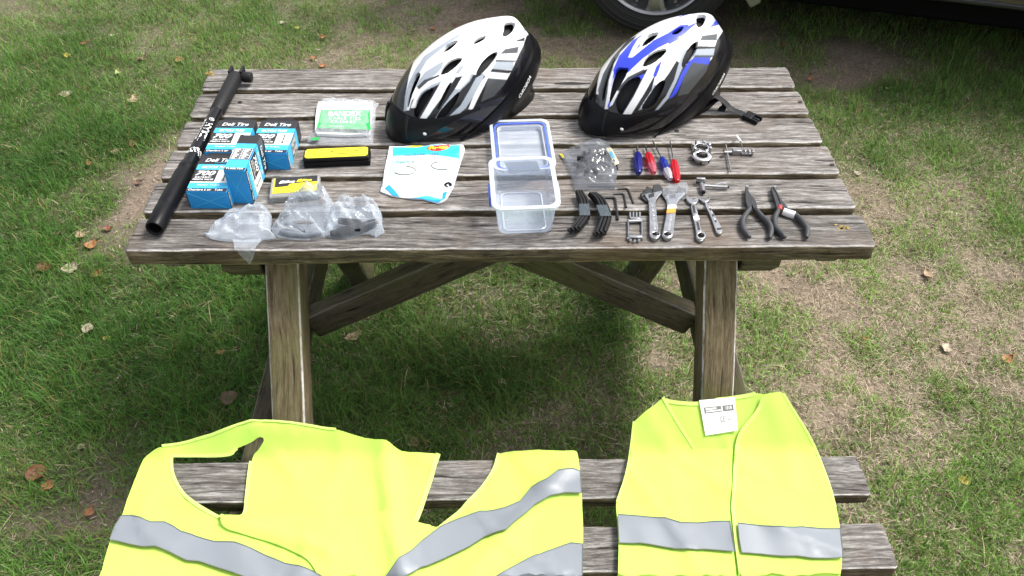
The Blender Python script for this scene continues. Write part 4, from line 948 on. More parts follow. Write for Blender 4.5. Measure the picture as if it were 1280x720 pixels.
mb = MB(); packet_patch(mb, pk, 0, .0045, True); body = mb.build('packet', FOIL, wp, smooth=70)
def prt(nm, m_, *polys, lift=.0004):
    for p in polys: mb = MB(); packet_patch(mb, wz(p), lift); mb.build(nm, m_, body, smooth=70, recalc=False)
prt('printed_wash', CYAN, [(150,215),(760,235),(735,330),(700,400),(640,280),(560,215),(540,260),(480,200),(430,215),(400,270),(350,215),(320,270),(230,280),(150,400),(100,470),(110,380)], [(380,590),(560,625),(660,540),(690,470),(620,560),(500,520),(420,560)])
prt('printed_band', TURQ, [(150,130),(755,115),(752,240),(480,200),(150,215)], [(380,585),(470,575),(560,600),(600,610),(560,635),(430,602)], lift=.0007)
prt('printed_corner', BLUP, [(80,505),(118,472),(165,520),(215,580),(150,570)], [(605,545),(640,535),(622,595),(595,610)], [(215,580),(300,592),(385,588),(560,612),(600,600),(570,632),(430,604),(300,594)], lift=.0010)
prt('printed_oval', RED, [(455,150),(480,122),(560,112),(655,112),(665,128),(640,152),(580,168),(500,168)], lift=.0010)
prt('printed_oval', YEL, [(270,128),(340,120),(410,122),(412,132),(330,138),(275,138)], lift=.0010)
prt('printed_spray', PALEY, [(170,340),(250,315),(330,325),(320,360),(240,375),(180,365)], [(590,270),(700,275),(705,320),(620,325)], [(530,385),(640,375),(660,395),(560,415)], lift=.0007)
def arc(cx, cy, rx, ry, a0, a1, w, n=14):
    P = [(cx + rx * math.cos(math.radians(a0 + (a1 - a0) * k / n)), cy + ry * math.sin(math.radians(a0 + (a1 - a0) * k / n))) for k in range(n + 1)]
    Q = [(cx + (rx - w) * math.cos(math.radians(a0 + (a1 - a0) * k / n)), cy + (ry - w) * math.sin(math.radians(a0 + (a1 - a0) * k / n))) for k in range(n + 1)]
    return P + Q[::-1]
prt('printed_outline', INK, arc(255, 345, 105, 42, -80, 150, 7), arc(600, 300, 105, 40, 60, 250, 7), lift=.0010)
prt('printed_mark', BLK, [(612,470),(630,455),(655,448),(680,460),(686,480),(670,490),(655,480),(655,465),(640,468),(635,480),(655,498),(640,498),(618,485)], lift=.0010)
def ptxt(s, x0, x1, y0, y1, m_, nm='lettering', lift=.0013, **kw):
    v, f = text_geo(s, **kw); v = np.array(v); P = [((x0 + x1) / 2 + x * (x1 - x0), (y0 + y1) / 2 - y * (y1 - y0) - (x * (x1 - x0)) * .03) for x, y in v]
    pl = on_packet(wz(P), lift); mb = MB(); mb.add([(x - K0[0], y - K0[1], pk_h(x, y) + lift) for x, y in pl], f); mb.build(nm, m_, body, recalc=False)
ptxt('Brite', 470, 650, 116, 154, YEL, bold=.03, shear=.25); ptxt('Wipes for all', 180, 345, 255, 285, INK); ptxt('surfaces  clean', 260, 590, 182, 206, INK, spacing=1.3)
ptxt('Multipurpose cleansing', 150, 485, 418, 440, INK, spacing=1.2); ptxt('wipes for all surfaces', 145, 480, 442, 462, PALEY, spacing=1.2)

# ------------------------------------------------------------------ food box with its lid open
TB = T(658, 255, H); tb = thing('food_box', 'clear plastic clip-top food box standing open with its lid folded back behind it', 'food box', (TB.x, -.530, H))
O = Vector((TB.x, -.530, H))
def rr_at(cx, cy, w, h, r, z, n=6): return [(cx + x, cy + y, z) for x, y in rrect(w, h, r, n)]
# corners measured at the rim (z .068) and the foot
rimc = [T(618, 264, H + .068), T(703, 259, H + .068), T(690, 195, H + .068), T(607, 198, H + .068)]
ctr = sum(rimc, Vector()) / 4; rw = ((rimc[1] - rimc[0]).length + (rimc[2] - rimc[3]).length) / 2; rd = ((rimc[3] - rimc[0]).length + (rimc[2] - rimc[1]).length) / 2
tb.location = (ctr.x, ctr.y, H); tilt = math.atan2((rimc[1] - rimc[0]).y, (rimc[1] - rimc[0]).x) * .6; tb.rotation_euler = (0, 0, tilt)
def loft(mb, rings, close_last=False):
    n = len(rings[0]); V = [p for r in rings for p in r]
    F = [(k*n+i, k*n+(i+1)%n, (k+1)*n+(i+1)%n, (k+1)*n+i) for k in range(len(rings)-1) for i in range(n)]
    if close_last: F.append(tuple((len(rings)-1)*n + i for i in range(n)))
    mb.add(V, F)
ow, od = rw - .012, rd - .012
mb = MB(); loft(mb, [rr_at(0, 0, ow, od, .016, .066), rr_at(0, 0, ow - .006, od - .006, .015, .034), rr_at(0, 0, ow - .012, od - .012, .014, .006), rr_at(0, 0, ow - .018, od - .018, .012, .0032), rr_at(0, 0, ow - .03, od - .03, .010, .0026)], True)
tub = mb.build('tub', TUBP, tb, smooth=50)
mb = MB(); loft(mb, [rr_at(0, 0, ow - .004, od - .004, .015, .069), rr_at(0, 0, rw - .006, rd - .006, .017, .0705), rr_at(0, 0, rw, rd, .019, .0685), rr_at(0, 0, rw, rd, .019, .064)]); mb.build('rim', TUBR, tub, smooth=50, solid=.0016)
mb = MB()
for z_, k in ((.0045, .030), ):
    loft(mb, [rr_at(0, 0, ow - k, od - k, .012, z_), rr_at(0, 0, ow - k - .004, od - k - .004, .011, z_ + .0012)])
mb.build('base_ridge', TUBR, tub, smooth=50, solid=.001)
mb = MB(); mb.box((-rw / 2 - .001, -.012, .052), (.004, .042, .022)); mb.build('clip', SEAL, tb, bevel=.0015)
mb = MB(); mb.box((rw / 2 + .001, -.012, .052), (.004, .040, .020)); mb.build('clip', TUBR, tb, bevel=.0015)
mb = MB()
for i, s in enumerate(('5', '20', 'PP')): text(mb, s, Matrix.Translation((-.012 + .016 * i, .002, .0024)), .011, .010)
mb.build('embossed_mark', TUBR, tub, recalc=False)
# lid lying upside down behind, hinged at the far rim
lidc = [T(615, 218, H + .006), T(690, 218, H + .006), T(691, 151, H + .014), T(613, 151, H + .014)]
lc = sum(lidc, Vector()) / 4; lw, ld = (lidc[1] - lidc[0]).length * .5 + (lidc[2] - lidc[3]).length * .5, ((lidc[3] - lidc[0]).length + (lidc[2] - lidc[1]).length) / 2
M_ = tb.matrix_basis.inverted() if False else (Matrix.Translation(tb.location) @ Matrix.Rotation(tilt, 4, 'Z')).inverted()
lcl = M_ @ Vector((lc.x, lc.y, H))
lx, ly = lcl.x, lcl.y
mb = MB(); loft(mb, [rr_at(lx, ly, lw, ld, .018, .017), rr_at(lx, ly, lw, ld, .018, .006), rr_at(lx, ly, lw - .004, ld - .004, .017, .003), rr_at(lx, ly, lw - .024, ld - .024, .014, .002)], True); lid = mb.build('lid', TUBP, tb, smooth=50)
mb = MB(); loft(mb, [rr_at(lx, ly, lw, ld, .018, .0175), rr_at(lx, ly, lw - .004, ld - .004, .017, .0185), rr_at(lx, ly, lw - .012, ld - .012, .015, .0165)]); mb.build('lid_rim', TUBR, lid, smooth=50, solid=.001)
mb = MB(); loft(mb, [rr_at(lx, ly, lw - .016, ld - .016, .014, .0125), rr_at(lx, ly, lw - .017, ld - .017, .014, .0150), rr_at(lx, ly, lw - .0225, ld - .0225, .012, .0150), rr_at(lx, ly, lw - .0235, ld - .0235, .012, .0125)]); mb.build('seal', SEAL, lid, smooth=50)
mb = MB(); loft(mb, [rr_at(lx, ly, lw - .030, ld - .030, .010, .012), rr_at(lx, ly, lw - .032, ld - .032, .010, .004)]); mb.build('inner_ridge', TUBR, lid, smooth=50, solid=.0014)
mb = MB(); mb.box(((lx * .5), (rd / 2 + ly - ld / 2) / 2, .052), (.06, .0015, .012)); 
mb.add([(lx * 0 - .03, rd/2 - .001, .060), (lx * 0 + .03, rd/2 - .001, .060), (lx + .03, ly - ld/2 + .002, .012), (lx - .03, ly - ld/2 + .002, .012)], [(0, 1, 2, 3)]); mb.v, mb.f, mb.m = mb.v[8:], [tuple(i - 8 for i in f) for f in mb.f[6:]], mb.m[6:]
mb.build('hinge', TUBR, tb, solid=.0012)

# ------------------------------------------------------------------ crumpled clear bags at the front edge
def crumple(mb, px, o, heights, hmax, sp=.006, seed=0, amp=.008, closed=True, edge=.012):
    """thin crumpled film: outline (pixels on the table top), a few (px, py, height) lifts"""
    poly = plan(px, H + .002); v, f = cdt(poly, (), sp); q = np.array(poly)
    HP = []
    for (a, b, h) in heights: p = T(a, b, H + h); HP.append((p.x, p.y, h))
    HP = np.array(HP)
    a = q; b = np.roll(q, -1, 0); ab = b - a
    t = np.clip(((v[:, None] - a) * ab).sum(2) / (ab ** 2).sum(1), 0, 1); e = np.sqrt(((v[:, None] - a - ab * t[:, :, None]) ** 2).sum(2)).min(1); e = np.clip(e / edge, 0, 1)
    d = ((v[:, None] - HP[None, :, :2]) ** 2).sum(2); w = 1 / (d + 1.5e-4) ** 1.5; hh = (w * HP[:, 2]).sum(1) / w.sum(1)
    Z = []
    for i, (x, y) in enumerate(v):
        wx = .02 * noise.noise(Vector((x * 12, y * 12, seed))); r1 = 1 - abs(noise.noise(Vector((x * 20 + seed, (y + wx) * 34, seed * 3.1)))) * 3; r2 = 1 - abs(noise.noise(Vector(((x + y) * 52, (y - x) * 30 + seed, seed * 1.7)))) * 3; r3 = noise.noise(Vector((x * 90 + seed, y * 90, seed)))
        Z.append(.0015 + e[i] ** .5 * (hh[i] + amp * (r1 * .9 + r2 * .6 + r3 * .25) * (.35 + .65 * e[i])) + .003 * (1 - e[i]) * (r2 + 1) )
    n = len(v); V = [(x - o.x, y - o.y, max(.001, Z[i])) for i, (x, y) in enumerate(v)]; F = list(f)
    if closed:
        V += [(x - o.x, y - o.y, .0006) for x, y in v]; F += [tuple(i + n for i in s[::-1]) for s in f] + [(i, i + n, j + n, j) for i, j in boundary(f)]
    mb.add(V, F)
G0 = T(312, 285, H); zb = lambda p: zoomed(p, 240, 210, 4.923)
bag1 = thing('plastic_bag', 'crumpled empty clear plastic bag with a corner hanging over the front table edge', 'plastic bag', G0[:])
mb = MB(); crumple(mb, zb([(80,412),(140,365),(140,330),(215,290),(260,268),(330,258),(400,260),(470,268),(492,300),(488,360),(480,400),(520,430),(440,440),(415,455),(330,455),(255,450),(190,448),(120,435)]), G0, [(275,290,.004),(300,275,.016),(325,272,.022),(318,285,.010),(335,280,.016),(290,296,.004)], .02, seed=2, amp=.013); film1 = mb.build('bag', BAGF, bag1, smooth=75, recalc=False)
mb = MB(); nseg = 10; V = []
pa, pb, pc_ = T(291, 299, H + .006), T(327, 300, H + .006), None
for k in range(nseg + 1):
    f = k / nseg; wv = (1 - f) ** .8; s_ = f * .052
    ye = YF - .004
    y0 = pa.y + (ye - pa.y) * min(1, f * 2.6); zz = H + .006 - max(0, f - .38) * .050
    for j in range(7):
        u = j / 6 - .5; V.append(((pa.x + pb.x) / 2 + u * (pb.x - pa.x) * (wv * .95 + .05) + .004 * f - G0.x, y0 - .004 * noise.noise(Vector((u * 6, f * 5, 2))) - .004 * f - G0.y, zz - H + .003 * noise.noise(Vector((u * 9, f * 6, 5)))))
mb.add(V, [(k*7+j, k*7+j+1, (k+1)*7+j+1, (k+1)*7+j) for k in range(nseg) for j in range(6)]); mb.build('bag_corner', BAGF, bag1, smooth=75, recalc=False)
G1 = T(385, 280, H)
bag2 = thing('plastic_bag', 'crumpled clear plastic bag with a tall peak, middle of three at the front edge', 'plastic bag', G1[:])
mb = MB(); crumple(mb, zb([(490,385),(540,335),(600,285),(640,245),(655,215),(720,205),(790,215),(840,205),(880,240),(890,330),(850,400),(820,430),(760,445),(640,440),(540,425),(505,410)]), G1, [(342,292,.003),(360,280,.014),(372,272,.022),(368,262,.030),(378,240,.068),(390,252,.046),(398,262,.034),(410,252,.038),(400,278,.026),(415,275,.020),(385,292,.006),(365,293,.010),(410,290,.010),(418,262,.022)], .06, sp=.004, seed=5, amp=.017); mb.build('bag', BAGF, bag2, smooth=75, recalc=False)
GREYP = mat('grey_blue_plastic', (.16, .18, .21), .3, var=.3, vscale=50)
mb = MB(); mb.tube([T(350, 289, H + .006) - G1, T(364, 292, H + .006) - G1, T(385, 293, H + .006) - G1, T(402, 291, H + .006) - G1], [.003, .005, .005, .003], 10); mb.tube([T(357, 280, H + .01) - G1, T(372, 284, H + .014) - G1, T(380, 290, H + .010) - G1], [.004, .006, .004], 10); cn = mb.build('wrapped_contents', GREYP, bag2)
cn['kind'] = 'stuff'
G2 = T(445, 280, H)
bag3 = thing('plastic_bag', 'clear plastic bag wrapped round a long black part, rightmost at the front edge', 'plastic bag', G2[:])
mb = MB(); crumple(mb, zb([(835,430),(820,410),(840,330),(890,250),(960,230),(1040,240),(1100,235),(1150,260),(1172,300),(1170,350),(1185,395),(1130,425),(1090,400),(1000,420),(920,440)]), G2, [(412,290,.014),(425,270,.026),(440,268,.032),(455,268,.030),(468,274,.024),(440,285,.022),(455,284,.022),(472,282,.018)], .03, sp=.004, seed=9, amp=.012); mb.build('bag', BAGF, bag3, smooth=75, recalc=False)
mb = MB(); P = [(413,292,.008),(428,289,.010),(448,285,.010),(460,281,.010),(472,276,.010)]; mb.tube([T(a, b, H + h) - G2 for a, b, h in P], [.005, .0085, .009, .008, .005], 14); mb.tube([T(424, 276, H + .012) - G2, T(440, 278, H + .014) - G2, T(452, 278, H + .012) - G2], [.006, .007, .005], 12); cn = mb.build('wrapped_contents', BLK, bag3); cn['kind'] = 'stuff'

# ------------------------------------------------------------------ bag of black parts with a card
zz = lambda p: zoomed(p, 580, 140, 4.236)
G3 = T(740, 208, H)
bag4 = thing('parts_bag', 'clear bag of small black cable parts with a blue and yellow card', 'bag', G3[:])
mb = MB(); crumple(mb, zz([(508,222),(600,193),(660,168),(700,160),(765,172),(802,265),(812,330),(797,408),(740,410),(640,412),(590,418),(575,370),(545,285)]), G3, [(715,200,.005),(735,190,.016),(745,205,.020),(755,215,.018),(740,225,.014),(725,215,.012),(760,200,.012)], .02, sp=.005, seed=14, amp=.006); mb.build('bag', PARTSF, bag4, smooth=75, recalc=False)
rr = random.Random(9)
for k in range(20):
    a0 = rr.uniform(0, 2 * PI); c_ = Vector((rr.gauss(0, .013), rr.gauss(-.004, .020), .005 + .007 * rr.random())); P = []
    if k % 3 == 0:
        P = [c_ + Vector((math.cos(a0) * t, math.sin(a0) * t * 1.2, .002 * math.sin(t * 90))) for t in np.linspace(-.024, .024, 8)]
        mb = MB(); mb.tube(P, .0048, 8)
    else:
        P = [c_ + Vector((math.cos(a0 + t * 40) * .012 + t * .3, math.sin(a0 + t * 40) * .010 + t * .4, .003 * math.sin(t * 60))) for t in np.linspace(-.03, .03, 16)]
        mb = MB(); mb.tube(P, .0022, 6)
    mb.build('black_part', BLKM, bag4)
cq = [T(a, b, H + .008) for a, b in zz([(752,190),(778,188),(822,270),(800,280)])]
cqq = bilinear([cq[0], cq[1], cq[2], cq[3]], lambda u, v: .008, G3)
mb = MB(); quad_patch(mb, cqq, 2, 4); mb.build('card', mat('pale_yellow_card', (.75, .70, .42), .5), bag4, solid=.0008)
cqq2 = bilinear([cq[0], cq[1], cq[2], cq[3]], lambda u, v: .0086, G3)
mb = MB(); quad_patch(mb, cqq2, 2, 2, -.45, .3, -.15, .25); mb.build('card_panel', CARTL, bag4)
mb = MB(); mb.add([(p.x - G3.x, p.y - G3.y, .004) for p in [T(a, b, H + .004) for a, b in zz([(506,222),(520,220),(532,240),(522,246)])]], [(0, 1, 2, 3)]); mb.build('card_corner', YEL, bag4, solid=.0006)

# ------------------------------------------------------------------ tyre levers
zl = lambda p: zoomed(p, 700, 225, 8.467)
def lever_set(lab, c0, shift_top, shift_bot, n=3):
    pts = zl(c0); o = T(*pts[len(pts)//2], H); root = thing('tyre_levers', lab, 'tyre levers', o[:], group='tyre lever sets')
    for k in range(n):
        P = []
        for i, p in enumerate(c0):
            f = i / (len(c0) - 1); s = (shift_top + (shift_bot - shift_top) * f) * k; q = zl([(p[0] + s, p[1] - 6 * k * f)])[0]
            hz = .009 + (.004 if i in (0, len(c0) - 1) else 0); P.append(T(q[0], q[1], H + hz + .001) - o)
        P = spline(P, 26); m_ = len(P)
        mb = MB(); mb.tube(P, [(.0042 * (1 if 3 < i < m_ - 3 else .85), .0088 * (.55 + .45 * math.sin(PI * min(1, (i + 2) / 9) / 2)) * (1 - .25 * max(0, (i - 18) / 8))) for i in range(m_)], 8)
        hook = P[-1]; mb.tube([hook + Vector((0, 0, -.002)), hook + Vector((-.003, -.002, .002)), hook + Vector((-.005, -.002, .006))], [.003, .0028, .002], 8)
        mb.build('lever', BLKM, root, bevel=.0005, seg=1)
    i0, i1 = len(c0) // 2 - 1, len(c0) // 2
    L_, R_ = [], []
    for g in np.linspace(0, 1, 5):
        a = np.array(c0[2]) * (1 - g) + np.array(c0[3]) * g
        f = (2 + g) / (len(c0) - 1); w_ = (shift_top + (shift_bot - shift_top) * f) * (n - 1)
        for lst, xx in ((L_, a[0] - 22), (R_, a[0] + w_ + 22)): q = zl([(xx, a[1])])[0]; lst.append(T(q[0], q[1], H + .0195) - o)
    mb = MB(); V = []
    for a, b in zip(L_, R_): V += [a + Vector((-.0006, 0, -.018)), a, b, b + Vector((.0006, 0, -.018))]
    mb.add(V, [(k*4+j, k*4+j+1, (k+1)*4+j+1, (k+1)*4+j) for k in range(4) for j in range(3)]); mb.build('tape', TAPE, root, solid=.0004)
    return root
lever_set('three black tyre levers taped together, the set nearer the clear food box', [(178,122),(200,190),(225,250),(228,372),(185,450),(112,535)], 24, 42)
lever_set('three black tyre levers taped together, the set nearer the hex keys', [(308,145),(372,205),(408,262),(448,380),(425,470),(382,575)], 26, 44)

# ------------------------------------------------------------------ hex keys
def hexkey(lab, pts, r):
    q = zl(pts); o = T(*q[1], H); P = [T(a, b, H + r) - o for a, b in q]
    d0, d1 = (P[0] - P[1]).normalized(), (P[2] - P[1]).normalized(); c_ = P[1]
    path = [P[0], c_ + d0 * .0062, c_ + d0 * .0032 + d1 * .0008, c_ + d0 * .0008 + d1 * .0032, c_ + d1 * .0062, P[2]]
    mb = MB(); mb.tube(path, r, 6); ob = mb.build('hex_key', DSTL, None, loc=(0, 0, 0), smooth=25); ob.location = o; tag(ob, lab, 'hex key', 'hex keys')
hexkey('dark steel hex key, longest of the three, beside the taped levers', [(438,186),(582,184),(612,418)], .0024)
hexkey('dark steel hex key, middle one of the three', [(570,148),(674,142),(700,292)], .0019)
hexkey('dark steel hex key, thin one below the bag corner, nearest the screwdrivers', [(612,93),(716,88),(776,246)], .0018)

# ------------------------------------------------------------------ screwdrivers
zs = lambda p: zoomed(p, 780, 160, 4.8)
REDP = mat('clear_red_plastic', (.75, .03, .05), .12, trans=.6, ior=1.3); BLUPL = mat('clear_blue_plastic', (.03, .06, .45), .12, trans=.6, ior=1.3); DBLUP = mat('dark_blue_plastic', (.03, .035, .28), .15, trans=.6, ior=1.3); CLRP = mat('clear_plastic', (.75, .72, .75), .08, trans=.6, ior=1.3); PINKP = mat('pink_clear_plastic', (.7, .18, .25), .12, trans=.6, ior=1.3)
def driver(lab, pts, r, mats, rs):
    q = zs(pts); z_ = H + r; A, B, C = [T(a, b, z_) for a, b in q]; ax = (C - A).normalized(); o = C.copy(); o.z = H
    root = thing('screwdriver', lab, 'screwdriver', o[:], group='small screwdrivers')
    u = ax.cross(Vector((0, 0, 1))).normalized(); M4 = frame((B - o)[:], u, Vector((0, 0, 1))); 
    w = u.cross(Vector((0, 0, 1)))
    if w.dot(ax) < 0: M4 = frame((B - o)[:], -u, Vector((0, 0, 1)))
    L_ = (C - B).length
    def flute(prof, part, m_, n=48):
        vs, fs = [], []; P = len(prof)
        for k in range(n):
            a = 2 * PI * k / n
            for rad, h, fl in prof: rad2 = rad * (1 - fl * (.5 + .5 * math.cos(a * 6)) ** 2); vs.append(M4 @ Vector((rad2 * math.cos(a), rad2 * math.sin(a), h)))
        for k in range(n):
            k2 = (k + 1) % n
            for j in range(P - 1): fs.append((k*P+j, k2*P+j, k2*P+j+1, k*P+j+1))
        mb = MB(); mb.add(vs, fs); return mb.build(part, m_, root, smooth=50)
    flute([(0, 0, 0), (r*.55, 0, 0), (r*.72, L_*.04, 0), (r*.78, L_*.10, .0), (r*.98, L_*.18, .14), (r, L_*.35, .16), (r*.98, L_*.58, .16)], 'handle', mats[0])
    flute([(r*.98, L_*.58, .16), (r, L_*.72, .16), (r*.92, L_*.84, .10), (r*.70, L_*.90, 0), (r*.72, L_*.95, 0), (r*.5, L_*1.0, 0), (0, L_*1.0, 0)], 'handle_end', mats[1])
    mb = MB(); mb.tube([B - o + ax * .004, A - o + ax * .004, A - o], [rs, rs, rs * .7], 10); mb.build('shaft', STL, root)
G_ = None
driver('stubby screwdriver with a dark blue handle, nearest the bag of black parts', [(77,108),(82,152),(85,272)], .0086, (DBLUP, DBLUP), .0024)
driver('short screwdriver with a clear and red handle, second from the bag of black parts', [(127,106),(143,152),(178,270)], .0082, (REDP, PINKP), .0017)
driver('long thin screwdriver with a clear and blue handle', [(172,75),(226,180),(266,308)], .0078, (BLUPL, CLRP), .0014)
driver('long thin screwdriver with a bright red handle, nearest the steel rings', [(276,78),(298,196),(320,322)], .0078, (REDP, REDP), .0014)

# ------------------------------------------------------------------ steel buckle, rings, chain tool, T socket
o = T(794, 285, H); bk = thing('chain_gauge', 'small square steel frame with a bright roller bar, beside the adjustable spanners', 'steel tool', o[:])
def zp(a, b, h=.004): q = zl([(a, b)])[0]; return T(q[0], q[1], H + h) - o
mb = MB()
for xa in (722, 868): mb.tube([zp(xa, 420), zp(xa + 1, 610)], .0018, 8)
mb.build('side_rail', STL, bk)
mb = MB(); mb.tube([zp(728, 436, .005), zp(862, 432, .005)], .0030, 14); mb.build('roller', CHR, bk)
for k in range(4): mb = MB(); mb.tube([zp(742 + 34*k, 345, .005), zp(744 + 34*k, 418, .004)], [.0022, .0020], 8); mb.build('tooth', STL, bk)
mb = MB(); mb.box((zp(740, 412) + zp(852, 412)) / 2, ((zp(852, 412) - zp(740, 412)).length, .005, .006)); mb.build('top_bar', STL, bk, bevel=.0006)
mb = MB(); mb.box((zp(722, 610) + zp(868, 610)) / 2, ((zp(868, 610) - zp(722, 610)).length, .007, .008)); mb.build('bottom_bar', STL, bk, bevel=.001)
for xa, yb in ((720, 612), (745, 632), (790, 640), (835, 634), (878, 608)): mb = MB(); mb.lathe([(0, .003), (.0022, .0026), (.0026, 0), (.0022, -.002)], frame(zp(xa, yb, .005)[:], (1, 0, 0), (0, .5, .8)), 10); mb.build('bolt', CHR, bk)
z9 = lambda a, b, h=0: T(850 + a / 9, 170 + b / 9, H + h)
# slotted spoke key
o = z9(237, 165); rg = thing('spoke_key', 'slotted round steel spoke key, upper of the two touching rings', 'spoke key', o[:])
R1 = (z9(340, 165) - z9(130, 165)).length / 2; 
def washer(r0, r1, z0, z1, n=48, bev=.0006): return [(r0, z0 + bev), (r0 + bev, z0), (r1 - bev, z0), (r1, z0 + bev), (r1, z1 - bev), (r1 - bev, z1), (r0 + bev, z1), (r0, z1 - bev)]
mb = MB(); mb.lathe(washer(R1 * .60, R1 * .80, .0005, .010), Matrix.Identity(4), 48, close=True); mb.build('ring', CHR, rg, smooth=50)
for k in range(8):
    a = 2 * PI * (k + .5) / 8; mb = MB(); mb.box((R1 * .92 * math.cos(a), R1 * .92 * math.sin(a), .0068), (R1 * .30, R1 * .36, .0125), Matrix.Rotation(a, 3, 'Z')); mb.build('lug', CHR, rg, bevel=.0008)
o = z9(235, 270, .0); rg = thing('lock_ring', 'thick bright steel ring with a wide hole, lower of the two touching rings', 'steel ring', o[:])
R2 = (z9(350, 260, .012) - z9(120, 260, .012)).length / 2
mb = MB(); mb.lathe([(R2*.56, .0005), (R2*.86, .0005), (R2*.88, .002), (R2*.88, .009), (R2, .010), (R2, .0120), (R2*.97, .0126), (R2*.60, .0132), (R2*.54, .0126), (R2*.54, .001)], Matrix.Identity(4), 56, close=True); mb.build('ring', CHR, rg, smooth=50)
for k in range(6):
    a = 2 * PI * k / 6 + .3; mb = MB(); mb.box((R2 * .89 * math.cos(a), R2 * .89 * math.sin(a), .005), (.0015, .0035, .006), Matrix.Rotation(a, 3, 'Z')); mb.build('notch', DSTL, rg)
# chain tool
o = z9(600, 200); ct = thing('chain_tool', 'steel chain rivet tool with a cross handle, near the right end of the table', 'chain tool', o[:])
w9 = lambda a, b, h=.006: z9(a, b, h) - o
mb = MB(); mb.tube([w9(516, 100), w9(572, 402)], .0016, 10); mb.build('cross_bar', STL, ct)
mb = MB(); mb.tube([w9(502, 182), w9(590, 180)], .0019, 10); mb.build('screw', CHR, ct)
a, b = w9(585, 175), w9(685, 178); mb = MB(); mb.box((a + b) / 2, ((b - a).length, .010, .011)); mb.build('body', STL, ct, bevel=.0008)
a, b = w9(690, 180), w9(828, 186); mb = MB(); mb.box((a + b) / 2 + Vector((0, 0, -.002)), ((b - a).length, .009, .004)); mb.build('cradle', STL, ct, bevel=.0008)
for k in range(3): mb = MB(); p = a.lerp(b, .25 + .33 * k); mb.box(p + Vector((0, 0, .002)), (.0028, .011, .009)); mb.build('tooth', CHR, ct, bevel=.0006)
mb = MB(); mb.tube([w9(700, 125, .009), w9(676, 52, .009)], .0010, 8); mb.build('pin', STL, ct)
mb = MB(); mb.tube([w9(682, 62, .009), w9(636, 0, .009)], [.0026, .0026], 10); mb.build('pin_handle', WHTG, ct, bevel=.0005)
# T-shaped socket key
o = z9(260, 560); tk = thing('socket_key', 'small tapered steel key with a dark socket head, above the combination spanners', 'socket key', o[:])
mb = MB(); mb.tube([w9(0, 0)] * 2, 0, 3); mb = MB(); o_ = o
w9 = lambda a, b, h=.006: z9(a, b, h) - o_
mb.tube([w9(240, 545), w9(250, 570), w9(262, 630)], [.0052, .0050, .0046], 14); mb.build('socket', STL, tk)
mb = MB(); mb.tube([w9(262, 626), w9(264, 640)], [.0036, .0036], 12); mb.build('socket_mouth', BLKM, tk)
mb = MB(); a, b = w9(185, 482, .010), w9(285, 478, .010); mb.box((a + b) / 2, ((b - a).length, .006, .003)); mb.build('flange', STL, tk, bevel=.0006)
mb = MB(); a, b = w9(180, 515, .007), w9(275, 520, .007); mb.box((a + b) / 2, ((b - a).length, .005, .005)); mb.build('block', DSTL, tk, bevel=.0006)
mb = MB(); mb.tube([w9(270, 560), w9(330, 562), w9(430, 572), w9(530, 574)], [.0030, .0028, .0026, .0034], 12); mb.build('handle', STL, tk)
mb = MB(); mb.tube([w9(400, 548, .008), w9(470, 530, .008), w9(520, 540, .006)], [.0012, .0016, .0012], 8); mb.build('spring_clip', CHR, tk)
mb = MB(); mb.lathe([(0, .002), (.0022, .002), (.0024, -.002)], frame(w9(540, 574)[:], (0, 1, 0), (0, 0, 1)), 10); mb.build('handle_end', BLKM, tk)

# ------------------------------------------------------------------ spanners
zw = lambda p: zoomed(p, 800, 225, 9)
def ell(cx, cy, rx, ry, n=22): return [(cx + rx * math.cos(2 * PI * k / n), cy + ry * math.sin(2 * PI * k / n)) for k in range(n)]
def plate(root, name, m_, o, outline, holes, z0, z1, bev=.0012, zf=zw):
    mb = MB(); slab(mb, off(plan(zf(outline), H + z1), o), [off(plan(zf(h), H + z1), o) for h in holes], z0, z1); return mb.build(name, m_, root, smooth=40, bevel=bev)
def jaw_and_body(lab, body, fixed, moving, worm, hole, inset, extra=None, flap=None):
    o = T(*zw([hole[0:2]])[0], H); root = thing('adjustable_spanner', lab, 'adjustable spanner', o[:], group='adjustable spanners')
    bd = plate(root, 'handle', STL, o, smooth_loop(body, 1), [ell(*hole)], .0006, .0085, .0016)
    plate(root, 'fixed_jaw', DSTL, o, fixed, [], .001, .0090, .0008); plate(root, 'moving_jaw', DSTL, o, moving, [], .0012, .0080, .0008)
    if flap: plate(root, 'jaw_slide', DSTL, o, flap, [], .0008, .0060, .0006)
    ring = [(hole[0] + (hole[2] + 13) * math.cos(2*PI*k/24), hole[1] + (hole[3] + 9) * math.sin(2*PI*k/24)) for k in range(24)]
    plate(root, 'hanging_eye', CHR, o, ring, [ell(hole[0], hole[1], hole[2], hole[3], 24)], .0006, .0096, .0007)
    # knurled worm: small dark bars across the neck
    (x0, y0), (x1, y1) = worm
    for k in range(5):
        f = k / 4; xx = x0 + (x1 - x0) * f; yy = y0 + (y1 - y0) * f; plate(root, 'worm_thread', DSTL, o, [(xx - 5, yy - 18), (xx + 6, yy - 20), (xx + 10, yy + 22), (xx - 1, yy + 24)], [], .008, .0092, .0003)
    # raised size marks along the handle
    a, b, wd = inset
    for k in range(6):
        f = (k + .3) / 6; xx = a[0] + (b[0] - a[0]) * f; yy = a[1] + (b[1] - a[1]) * f; plate(root, 'raised_mark', CHR, o, [(xx - wd, yy - 12), (xx + wd, yy - 14), (xx + wd, yy + 16), (xx - wd * .4, yy + 18)], [], .0082, .0090, .0002)
    if extra: extra(root, o)
    return root
